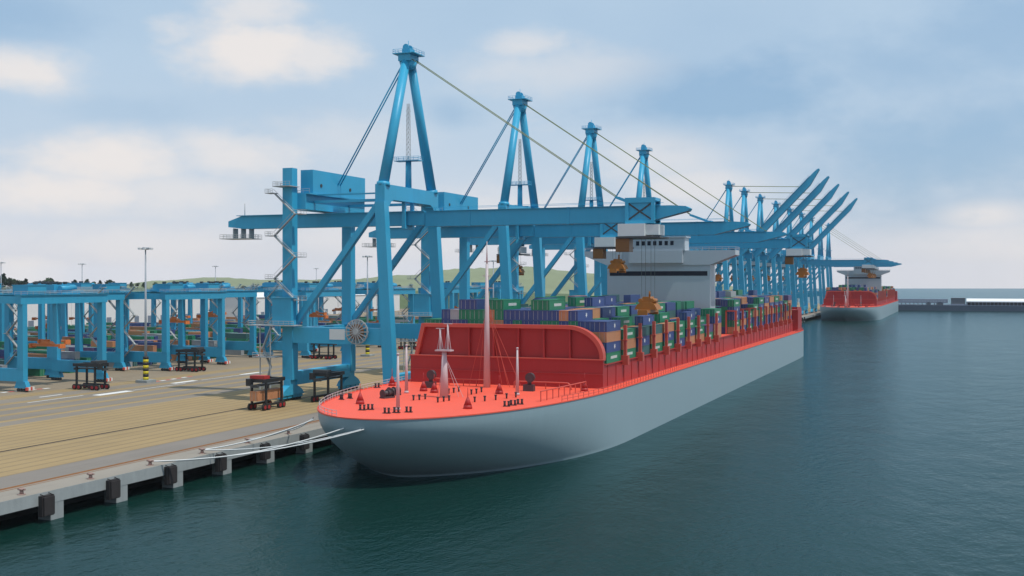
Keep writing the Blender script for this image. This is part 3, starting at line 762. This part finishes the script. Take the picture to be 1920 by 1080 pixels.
def spreader_fn(b):
    # head block over a telescopic spreader (long axis y)
    b.box(-1.3, 1.3, -5.9, 5.9, -4.1, -3.3); b.box(-1.3, 1.3, -6.1, -5.5, -4.7, -3.3); b.box(-1.3, 1.3, 5.5, 6.1, -4.7, -3.3)
    b.prism([(-3.2, -3.3), (-2.4, -1.9), (-1.2, -1.3), (1.2, -1.3), (2.4, -1.9), (3.2, -3.3)], 'y', -2.6, 2.6)
    b.prism([(-1.6, -1.3), (-1.0, .2), (1.0, .2), (1.6, -1.3)], 'y', -1.9, 1.9)
    for x in (-1.6, 1.6): b.tube((x, -2.2, -.9), (x, 2.2, -.9), .62, n=10)
    b.tube((.4, 0, .2), (.4, 0, 1.7), .25, n=6)
def make_crane(Y, label, trolley_x, drop, raised=False, boom_ang=46):
    c = thing('quay_crane', label, 'crane', (-149.0, Y, 5.0), 0, 'blue ship-to-shore cranes along the quay')
    for s in (-1, 1): part('leg', ('lw', s), leg_w(s), 'crane_blue', c)
    part('leg', ('ll', 68), leg_l(67.5), 'crane_blue', c, (-GA, -HW, 0)); part('leg', ('ll', 58), leg_l(56), 'crane_blue', c, (-GA, HW, 0))
    for x in (0, -GA):
        part('sill_beam', 'sill', sill_fn, 'crane_blue', c, (x, 0, 0))
        for y in (-HW, HW): part('bogie', 'bogie', bogie_fn, ['crane_blue', 'dark_steel'], c, (x, y, 0))
    for y in (-HW, HW):
        part('portal_beam', 'portal', portal_fn, 'crane_blue', c, (0, y, 0)); part('diagonal_brace', 'brace', brace_fn, 'crane_blue', c, (0, y, 0))
    part('cross_beam', 'pory', portal_y_fn, 'crane_blue', c, (-GA, 0, 0))
    part('top_beam', 'topb', top_beam_fn, 'crane_blue', c)
    for s in (-1, 1): part('tower_leg', ('al', s), aleg_fn(s), 'crane_blue', c)
    part('tower_head', 'apex', apex_fn, 'crane_blue', c)
    part('girder', 'girder', girder_fn, 'crane_blue', c); part('rear_platform', 'reard', rear_deck_fn, 'steel_grey', c)
    part('antenna_rod', 'rrod', rear_rod_fn, 'steel_grey', c); part('hanger', 'hang', hanger_fn, 'crane_blue', c)
    part('machine_floor', 'mgird', machine_girder_fn, 'crane_blue', c)
    mh = part('machine_house', 'mhouse', machine_house_fn, 'crane_blue', c); part('vent', 'mvent', house_vent_fn, 'dark_steel', mh)
    part('walkway', 'walk', walkway_fn, 'steel_grey', c); part('stairs', 'stairs', stairs_fn, 'steel_grey', c); part('stair_platform', 'stdeck', stair_deck_fn, 'steel_grey', c)
    part('switch_room', 'elec', elec_fn, 'crane_blue', c); part('sign_panel', 'sign', sign_fn, 'cab_white', c)
    rl = part('cable_reel', 'reel', reel_fn, 'steel_grey', c, (-9.5, -HW - 2.4, 20.4)); part('core', 'reelc', reel_core_fn, 'rail_rust', rl)
    ant = part('antenna_base', 'ant', antenna_fn, 'crane_blue', c); part('antenna_mast', 'antm', antenna_mast_fn, 'steel_grey', c)
    part('backstay', 'bstay', backstay_fn, 'crane_blue', c)
    bo = part('boom', 'boom', boom_fn, 'crane_blue', c, (3.4, 0, 55.0))
    if not raised: part('stay_link', 'blink', boom_link_fn, 'crane_blue', bo)
    if raised:
        a = R(boom_ang); bo.rotation_euler.y = -a
        part('forestay', ('fs', boom_ang), stay_fn(3.4 + 60 * math.cos(a), 55 + 60 * math.sin(a) + .5), 'stay_yellow', c)
    else: part('forestay', 'fsl', stay_fn(3.4 + 57.5, 57.7), 'stay_yellow', c)
    t = part('trolley', 'trol', trolley_fn, ['crane_blue', 'dark_steel'], c, (trolley_x, 0, 51.0))
    part('trolley_house', 'trolh', trolley_house_fn, ['cab_white', 'dark_steel'], t)
    cb = part('cab', 'cab', cab_fn, 'cab_brown', t); 
    part('hoist_ropes', 'ropes', ropes_fn, 'cable', t, (1.5, 0, -4.8)).scale.z = drop - 4.8
    part('spreader', 'spr', spreader_fn, 'spreader_orange', t, (1.5, 0, -drop - .2))
    return c
low = 'with its boom lowered over the near ship'
make_crane(297, f'nearest and tallest-looking blue quay crane {low}', 68.2, 20.5)
make_crane(387, f'second blue quay crane from the left {low}', 33.0, 8.5)
make_crane(473, f'third blue quay crane from the left {low}', -40, 9)
make_crane(561, f'fourth blue quay crane from the left {low}', 75.0, 10)
for i, y in enumerate((786, 846, 917, 999, 1081)):
    make_crane(y, f'blue quay crane between the ships, {ORD[i]} from the left of those with raised booms', -12, 12, True, 46)
for i, y in enumerate((1165, 1245, 1330, 1412)):
    make_crane(y, f'far blue quay crane over the distant ship, {ORD[i]} counted from the raised booms', 62 - i * 4, 9)

# ------------------------------------------------------------------ stacking-yard gantry cranes
GY, GX = 17.5, 10.0
def gleg_fn(b): b.beam((0, 0, 7.2), (0, 0, 27.4), 2.4, 2.0, 2.1, 1.9, up=(0, 1, 0))
def gsill_fn(b): b.box(-GX - 1.2, GX + 1.2, -.95, .95, 3.2, 7.2)
def gbogie_fn(b):
    b.prism([(-2.6, 1.1), (-1.7, 3.2), (1.7, 3.2), (2.6, 1.1)], 'y', -.85, .85)
    for x in (-1.7, -.6, .6, 1.7): b.tube((x, -.3, .5), (x, .3, .5), .5, n=10, mi=1)
def gbuffer_fn(b):
    for i in range(4): b.box(2.7, 3.3, -1.6 + i * .8, -.8 + i * .8 - .01, .5, 1.5, i % 2)
def ggirder_fn(b): b.box(-1.1, 1.1, -GY - 1.6, GY + 1.6, 27.4, 30.2); b.box(-1.5, 1.5, -GY - 1.8, GY + 1.8, 30.2, 30.35)
def gtie_fn(b): b.box(-GX + 1.15, GX - 1.15, -.8, .8, 27.6, 29.8)
def gtrolley_fn(b): b.box(-GX - .4, GX + .4, -4, 4, 30.4, 31.2); b.box(-6.5, 6.5, -3.6, 3.6, 31.2, 33.5); b.tube((-7.8, -2.4, 32.2), (-7.8, 2.4, 32.2), 1.0, n=10); b.tube((7.8, -2.4, 32.2), (7.8, 2.4, 32.2), 1.0, n=10)
def gbox_fn(b): b.box(-3.2, 3.2, -3.8, 3.8, 30.4, 33.3); b.box(-3.4, 3.4, -4, 4, 33.3, 33.5)
def gmotor_fn(b):
    b.box(-.5, .5, -.5, .5, 0, .9); b.tube((0, -.9, .55), (0, .9, .55), .35, n=8)
def grail_fn(b):
    for x in (-1.4, 1.4): rail_posts(b, [(x, -GY - 1.7, 30.35), (x, GY + 1.7, 30.35)], 1.1, 2.4, .05, .05)
def gstair_fn(b):
    z = 4.5; d = 1
    while z < 27:
        x0, x1 = (0, 6.0) if d > 0 else (6.0, 0)
        b.beam((x0, 0, z), (x1, 0, z + 5.6), .9, .25); b.path([(x0, -.5, z + 1.1), (x1, -.5, z + 6.7)], .06, 4)
        b.box(x1 - .8, x1 + .8, -.8, .8, z + 5.5, z + 5.7); z += 5.6; d = -d
def gropes_fn(b):
    for x in (-2, 2):
        for y in (-1.0, 1.0): b.tube((x, y, 0), (x, y, -1), .05, n=4)
def gspread_fn(b):
    # long axis x
    b.box(-6.6, 6.6, -.8, .8, -.8, 0); 
    for x in (-6.7, 5.9): b.box(x, x + .8, -1.25, 1.25, -1.3, .15)
    b.prism([(-2.6, 0), (-1.4, .9), (1.4, .9), (2.6, 0)], 'y', -1.0, 1.0); b.box(-.8, .8, -.6, .6, .9, 1.5)
def make_gantry(x, y, ty, drop, label, box=False, full=True):
    g = thing('stacking_crane', label, 'gantry crane', (x, y, 4.97), 0, 'blue stacking gantry cranes in the container yard')
    for sy in (-GY, GY):
        part('sill_beam', 'gsill', gsill_fn, 'gantry_blue', g, (0, sy, 0)); part('end_tie', 'gtie', gtie_fn, 'gantry_blue', g, (0, sy, 0))
        for sx in (-GX, GX):
            part('leg', 'gleg', gleg_fn, 'gantry_blue', g, (sx, sy, 0))
            bo = part('bogie', 'gbogie', gbogie_fn, ['gantry_blue', 'dark_steel'], g, (sx, sy, 0), 0 if sx > 0 else math.pi)
            if full and sx > 0: part('buffer', 'gbuf', gbuffer_fn, ['mark_red', 'mark_white'], bo)
    for sx in (-GX, GX):
        gi = part('girder', 'ggird', ggirder_fn, 'gantry_blue', g, (sx, 0, 0))
        part('handrail', 'grail', grail_fn, 'steel_grey', gi)
    t = part('trolley', 'gtrol', gtrolley_fn, 'gantry_blue', g, (0, ty, 0))
    for mx, my in ((-4, -1), (-1, 1.4), (2.4, -1.2), (4.6, .8)): part('motor', 'gmotor', gmotor_fn, 'dark_steel', t, (mx, my, 33.5))
    part('electric_house', 'gbox', gbox_fn, 'gantry_blue', g, (GX - 2, -GY + 5 if ty > -4 else GY - 5, 0))
    part('stairs', 'gstair', gstair_fn, 'steel_grey', g, (GX - 6.6, GY + 1.6, 0)); part('stairs', 'gstair', gstair_fn, 'steel_grey', g, (-GX + .6, -GY - 1.6, 0))
    part('hoist_ropes', 'gropes', gropes_fn, 'cable', t, (0, 0, 30.4)).scale.z = drop
    part('spreader', 'gspr', gspread_fn, 'spreader_red', t, (0, 0, 30.4 - drop - 1.8))
    return g
rg = random.Random(5)
ROWP = 41.0; front_x = [-284, -312, -295, -308, -284, -306, -290, -312, -288, -300, -292, -306]
NROW = 12
for k in range(NROW):
    y = 288 + ROWP * k
    make_gantry(front_x[k], y, rg.choice([-6, 0, 3, 6]), rg.uniform(9, 17), f'blue stacking gantry at the quay end of the {ORD[k]} yard row from the left')
    make_gantry(-382 - rg.uniform(0, 70), y, rg.uniform(-8, 8), rg.uniform(8, 16), f'blue stacking gantry further inland on the {ORD[k]} yard row from the left', full=False)

# yard containers
yc = []
ry = random.Random(21)
for k in range(NROW):
    y0 = 288 + ROWP * k
    for j in range(9):
        yy = y0 + (j - 4) * 2.95
        for i in range(16):
            xx = -318 - i * 13.0
            if ry.random() < .25: continue
            for t in range(ry.choice([0, 1, 1, 2, 2, 3, 3])):
                yc.append((xx, yy, 4.97 + t * CH, ry.choices(TINT, [18, 30, 26, 10, 14, 2])[0], k, i, j, t))
near = sorted([c for c in yc if c[5] == 0 and c[4] < 4], key=lambda c: depth(c))[:46]
nid = {id(c) for c in near}
for c in yc:
    if id(c) in nid:
        container(c[3], (c[0], c[1], c[2]), f'{c[3]} yard container, tier {("one", "two", "three", "four")[c[7]]}, {ORD[c[6]]} lane, quay end of {ORD[c[4]]} row from left', math.pi / 2, 'containers at the quay end of the yard')
    else: add_stuff(c[:3], c[3], 'x')
me = fixn(stuff.mesh('stacked_containers', ['container_' + t for t in TINT]))
tag(obj('stacked_containers', me), 'multicoloured mass of stacked containers on the ships and in the yard', 'containers', None, 'stuff')

# ------------------------------------------------------------------ straddle carriers
def sc_beam_fn(s):
    def f(b): b.box(s * 1.9, s * 2.6, -4.9, 4.9, 1.15, 1.75)
    return f
def sc_leg_fn(b): b.box(-.24, .24, -.3, .3, 1.7, 7.6)
def sc_top_fn(b):
    for s in (-1, 1): b.box(s * 1.9, s * 2.6, -5.0, 5.0, 7.4, 8.4)
    for y in (-4.5, 4.5): b.box(-1.9, 1.9, y - .4, y + .4, 7.5, 8.3)
def sc_engine_fn(b): b.box(-2.3, 2.3, -4.6, -2.0, 8.4, 9.3)
def sc_cab_fn(b): b.box(-2.6, -1.2, -6.0, -4.9, 6.6, 8.5)
def sc_wheel_fn(b): b.tube((-.3, 0, .88), (.3, 0, .88), .88, n=14)
def sc_rim_fn(b):
    b.tube((-.36, 0, .88), (.36, 0, .88), .55, n=12)
def sc_spreader_fn(b): b.box(-1.1, 1.1, -5.6, 5.6, 6.5, 6.9); b.box(-1.2, 1.2, -6.0, -5.5, 6.2, 6.9); b.box(-1.2, 1.2, 5.5, 6.0, 6.2, 6.9)
def carrier(x, y, label, load=None, rz=0, loads='', grp='straddle carriers working on the apron'):
    c = thing('straddle_carrier', label, 'straddle carrier', (x, y, 4.975), rz, grp)
    for s in (-1, 1):
        part('side_beam', ('scb', s), sc_beam_fn(s), 'carrier_black', c)
        for yy in (-3.7, 3.7): part('leg', 'scl', sc_leg_fn, 'carrier_black', c, (s * 2.25, yy, 0))
        for yy in (-4.5, -2.7, 2.7, 4.5):
            w = part('wheel', 'scw', sc_wheel_fn, 'tyre', c, (s * 2.25, yy, 0)); part('rim', 'scr', sc_rim_fn, 'rim_red', w)
    part('top_frame', 'sct', sc_top_fn, 'carrier_black', c); part('engine_deck', ('sce', bool(load)), sc_engine_fn, 'carrier_red' if load else 'dark_steel', c); part('cab', 'scc', sc_cab_fn, 'carrier_black', c)
    part('spreader', 'scs', sc_spreader_fn, 'dark_steel', c)
    for i, (col, z) in enumerate(load or []):
        container(col, (x, y, 4.975 + z), f'{col} container carried by the {loads}', rz, 'containers held by carriers')
    return c
for px, py, lab, load, rz, ls in ((500, 766, 'black straddle carrier with red wheels holding an orange container, nearest on the apron', [('orange', 2.6)], .0, 'nearest carrier'),
                        (615, 752, 'empty black straddle carrier beside the nearest quay crane, just behind the ship bow', None, 0, ''),
                        (607, 673, 'black straddle carrier seen through the portal of the nearest quay crane', None, 1.57, ''),
                        (170, 730, 'black straddle carrier in front of the leftmost stacking gantry', None, 1.57, ''),
                        (357, 696, 'black straddle carrier in front of the stacking gantry near the striped lamp mast', None, 1.57, ''),
                        (768, 655, 'black straddle carrier half hidden behind the red breakwater of the ship', None, 1.57, '')):
    p = G(px, py); carrier(p.x, p.y, lab, load, rz, ls)

# ------------------------------------------------------------------ lamp masts
def lm_pole_fn(b): b.tube((0, 0, 1.0), (0, 0, 46), .55, .22, 10)
def lm_base_fn(b): b.box(-2.4, 2.4, -2.4, 2.4, 0, .9)
def lm_stripe_fn(b):
    for i in range(8): b.tube((0, 0, .9 + i * 1.0), (0, 0, 1.88 + i * 1.0), .95, n=10, mi=i % 2)
def lm_head_fn(b):
    b.tube((0, 0, 45.4), (0, 0, 46.2), 1.1, 1.1, 10)
    for i in range(6):
        a = math.pi * i / 3; b.beam((0, 0, 45.8), (1.9 * math.cos(a), 1.9 * math.sin(a), 45.8), .14, .14)
def lm_lamp_fn(b): b.box(-.4, .4, -.4, .4, -.3, .35)
def lamp_mast(p, label, full=True):
    m = thing('lamp_mast', label, 'lamp mast', (p[0], p[1], 4.976), 0, 'tall lamp masts in the terminal')
    part('pole', 'lmp', lm_pole_fn, 'mast_grey', m); part('base', 'lmb', lm_base_fn, 'concrete', m); part('striped_guard', 'lms', lm_stripe_fn, ['yellow', 'black'], m)
    hd = part('lamp_ring', 'lmh', lm_head_fn, 'mast_grey', m)
    for i in range(6):
        a = math.pi * i / 3; part('lamp', 'lml', lm_lamp_fn, 'lamp_glass', hd, (2.1 * math.cos(a), 2.1 * math.sin(a), 45.7))
    return m
lamp_mast(G(273, 717), 'tall grey lamp mast with yellow and black striped foot, left of the nearest quay crane')
lamp_mast(G(689, 668), 'tall lamp mast with striped foot seen through the nearest quay crane')
for px, dep, lab in ((154, 760, 'thin lamp mast above the leftmost stacking gantries'), (404, 886, 'thin lamp mast between the tall mast and the nearest quay crane'),
                     (593, 1063, 'smallest thin lamp mast seen behind the diagonal brace of the nearest quay crane'), (925, 640, 'lamp mast behind the second quay crane and the ship foremast'), (2, 700, 'lamp mast at the left edge of the picture')):
    x, y = corner(px, dep); lamp_mast((x, y), lab)

# ------------------------------------------------------------------ far buildings, pier, hills, trees
def warehouse(x, y0, y1, z1, label, w=60):
    b_ = thing('warehouse', label, 'warehouse', (x, (y0 + y1) / 2, 4.97), 0, 'white warehouses behind the yard')
    L = (y1 - y0) / 2; h = z1 - 5
    part('wall', None, lambda b: b.box(-w, 0, -L, L, 0, h), 'warehouse', b_)
    part('roof', None, lambda b: b.prism([(.8, h + .05), (-w / 2, h + 4), (-w - .8, h + .05)], 'y', -L - .8, L + .8), 'warehouse_roof', b_)
    n = int(L * 2 / 16)
    for i in range(n):
        part('door', 'wdoor', lambda b: b.box(0, .15, -2.6, 2.6, 0, 5.6), 'warehouse_door', b_, (0.0, -L + 8 + i * 16, .02))
        if i % 2: part('wall_rib', ('wrib', z1), lambda b: b.box(0, .35, -.3, .3, 0, h), 'warehouse', b_, (0, -L + i * 16, .01))
warehouse(-600, 330, 560, 25, 'long white warehouse behind the leftmost stacking gantries')
warehouse(-625, 585, 840, 26, 'long white warehouse behind the middle of the container yard')
warehouse(-600, 870, 1150, 24, 'long white warehouse behind the far right of the container yard')

# pier closing the basin
PY = 1566
structure('pier', lambda b: b.box(-141, 900, PY, PY + 60, -4, 7.2), 'pier')
sh = thing('harbour_shed', 'dark grey block-like shed on the far pier at right', 'shed', (0, PY + 14, 7.2))
pL = lambda px: (lambda r: (r * PY * CS - PY * SN) / (CS + r * SN))((px - 960) / F)
xa, xb = pL(1783), pL(1810)
part('wall', None, lambda b: b.box(xa, xb, 0, 22, 0, 8.8), 'shed_grey', sh); part('roof', None, lambda b: b.box(xa - .4, xb + .4, -.4, 22.4, 8.8, 9.3), 'shed_grey', sh)
part('plinth', None, lambda b: b.box(xa - .8, xb + .8, -1.0, -.02, 0, 1.6), 'shed_pale', sh)
tr = thing('transit_shed', 'long low shed with bright white roof and open dark bays on the far pier', 'shed', (0, PY + 14, 7.2))
xc, xd = xb + 1.5, pL(2080)
part('back_wall', None, lambda b: b.box(xc, xd, 20, 22, 0, 3.8), 'shed_grey', tr)
part('roof', None, lambda b: b.prism([(-1.5, 4.0), (-1.5, 5.2), (10, 8.6), (23, 5.2), (23, 4.0)], 'x', xc, xd), 'warehouse_roof', tr)
n = int((xd - xc) / 4.6)
for i in range(n): part('column', 'tcol', lambda b: b.box(-.6, .6, 0, 1.0, 0, 4.0), 'shed_pale', tr, (xc + 1 + i * 4.6, 0, 0))
cv = thing('conveyor_gallery', 'pale grey long gallery beside the shed on the far pier', 'gallery', (0, PY + 18, 7.2))
xe = pL(1690) - 60
part('gallery', None, lambda b: b.box(xe, xa - 4, 0, 10, 2.4, 7.6), 'shed_pale', cv)
for i in range(22): part('trestle', 'ctr', lambda b: b.box(-.4, .4, .5, 9.5, 0, 2.4), 'shed_grey', cv, (xe + 3 + i * (xa - 8 - xe) / 22, 0, 0))
for i in range(16): part('window', 'cwin', lambda b: b.box(-1, 1, -.1, .1, 4.4, 5.6), 'house_white', cv, (xe + 62 + i * 3.4, 0, 0))
for px, lab in ((1741, 'small dark hut at the foot of the pale gallery on the pier'), (1762, 'wider dark hut under the pale gallery on the pier')):
    hx = pL(px); hw = 2.2 if px == 1741 else 4.2
    o = thing('hut', lab, 'hut', (hx, PY + 6, 7.2)); part('wall', None, lambda b: b.box(-hw, hw, 0, 5, 0, 3.2), 'shed_grey', o); part('roof', None, lambda b: b.prism([(-hw - .3, 3.2), (0, 4.2), (hw + .3, 3.2)], 'y', -.3, 5.3), 'pier', o)

def ridge(name, prof, dep, w0, w1, m, base=4.9, seed=1):
    r = random.Random(seed); b = MB(); cols = []
    px0, px1 = prof[0][0], prof[-1][0]; n = int((px1 - px0) / 12)
    def hy(px):
        for (a, ya), (c, yc_) in zip(prof, prof[1:]):
            if a <= px <= c: t = (px - a) / (c - a); t = t * t * (3 - 2 * t); return ya + (yc_ - ya) * t
    rows = [(-w0, 0), (-w0 * .6, .35), (-w0 * .25, .8), (0, 1), (w1 * .5, .7), (w1, 0)]
    vs = []
    for i in range(n + 1):
        px = px0 + (px1 - px0) * i / n; zt = H + (HOR - hy(px)) / F * dep
        for d, k in rows:
            jig = r.uniform(-1, 1) * .03 * (zt - base)
            x, y = corner(px, dep + d); vs.append((x, y, base + max(0, zt - base) * k + (jig if 0 < k else -.5)))
    m_ = len(rows)
    b.add(vs, [(i * m_ + j, i * m_ + j + 1, (i + 1) * m_ + j + 1, (i + 1) * m_ + j) for i in range(n) for j in range(m_ - 1)], 0, True)
    o = obj(name, fixn(b.mesh(name, m))); o['kind'] = 'structure'; return o
ridge('hill', [(200, 536), (300, 526), (400, 520), (520, 525), (640, 524), (760, 516), (850, 504), (990, 500), (1100, 512), (1200, 520), (1330, 530), (1420, 545)], 2700, 700, 500, 'hill')
ridge('dike', [(-500, 537), (-100, 537), (60, 538), (300, 540), (420, 543), (700, 544), (900, 546), (1100, 552)], 1460, 90, 120, 'dike', seed=3)

def crown_fn(seed, kind):
    def f(b):
        r = random.Random(seed)
        lobes = []
        if kind == 0:
            for i in range(9): z = 3 + i * 1.15; lobes.append((r.uniform(-.6, .6), r.uniform(-.6, .6), z, max(.7, 3.3 - abs(i - 2.2) * .42)))
        else:
            for i in range(9): a = r.uniform(0, 6.28); q = r.uniform(.5, 2.8); lobes.append((q * math.cos(a), q * math.sin(a), r.uniform(4, 10), r.uniform(1.4, 2.4)))
        for lx, ly, lz, lr in lobes:
            for i in range(60):
                d = Vector((r.gauss(0, 1), r.gauss(0, 1), r.gauss(0, .8))).normalized() * lr * r.uniform(.55, 1.1)
                p = Vector((lx, ly, lz)) + d; u = Vector((r.gauss(0, 1), r.gauss(0, 1), r.gauss(0, 1))).normalized(); v = u.orthogonal().normalized(); s = r.uniform(.5, 1.0)
                b.add([p - u * s, p + v * s * .7, p + u * s, p - v * s * .7], [(0, 1, 2, 3)])
    return f
def trunk_fn(b):
    b.tube((0, 0, -.8), (0, 0, 6.5), .32, .16, 7)
    for i in range(5): a = i * 1.3; b.tube((0, 0, 3 + i * .7), (1.9 * math.cos(a), 1.9 * math.sin(a), 5.2 + i * .8), .11, .04, 5)
rt = random.Random(8)
tops = [(5, 514), (14, 519), (20, 523), (28, 522), (33, 527), (38, 525), (48, 523), (62, 529), (69, 528), (75, 525), (82, 527), (91, 519), (97, 522), (104, 530), (118, 531), (128, 528), (141, 525), (150, 530), (163, 524), (176, 527), (188, 526), (203, 523), (214, 528), (226, 530), (246, 529), (258, 532), (270, 533),
        (292, 528), (306, 532), (322, 533), (338, 534), (352, 532), (368, 535), (384, 534), (398, 531), (412, 534), (428, 533), (455, 536), (480, 534), (505, 535), (640, 533), (664, 535), (712, 534), (748, 533), (771, 535), (803, 536), (842, 534), (868, 536)]
tree_mesh = {}
for i, (px, py) in enumerate(tops):
    dep = 1440 + rt.uniform(-10, 12); x, y = corner(px, dep)
    zt = H + (HOR - py) / F * dep; zb = 30.0 if px < 300 else 26.5
    s = max(.55, (zt - zb) / 12.6)
    near_ = 'the left edge' if px < 60 else 'the leftmost gantries' if px < 200 else 'the tall lamp mast' if px < 340 else 'the middle gantries' if px < 560 else 'the nearest quay crane'
    t = thing('tree', f'dark green tree on the far dike near {near_}, {ORD[i]} from the left', 'tree', (x, y, zb), rt.uniform(0, 6), 'trees on the far dike')
    kind = i % 4
    part('trunk', 'trunk', trunk_fn, 'trunk', t); part('crown', ('crown', kind), crown_fn(kind, kind % 2), 'leaf_dark' if kind < 3 else 'leaf_mid', t)
    w_ = rt.uniform(1.25, 1.8); t.scale = (s * w_, s * w_, s)

# ------------------------------------------------------------------ haze
hm = bpy.data.materials.new('haze'); hm.use_nodes = True; hm.node_tree.nodes.clear(); MATS['haze'] = hm
pv = N(hm.node_tree, 'ShaderNodeVolumePrincipled'); pv.inputs['Color'].default_value = (.86, .92, 1.0, 1); pv.inputs['Density'].default_value = .000035
ho = N(hm.node_tree, 'ShaderNodeOutputMaterial'); hm.node_tree.links.new(pv.outputs[0], ho.inputs['Volume'])
hz_ = part('haze', None, lambda b: b.box(-7000, 9000, -3500, 7500, -6, 135), 'haze'); hz_['kind'] = 'stuff'
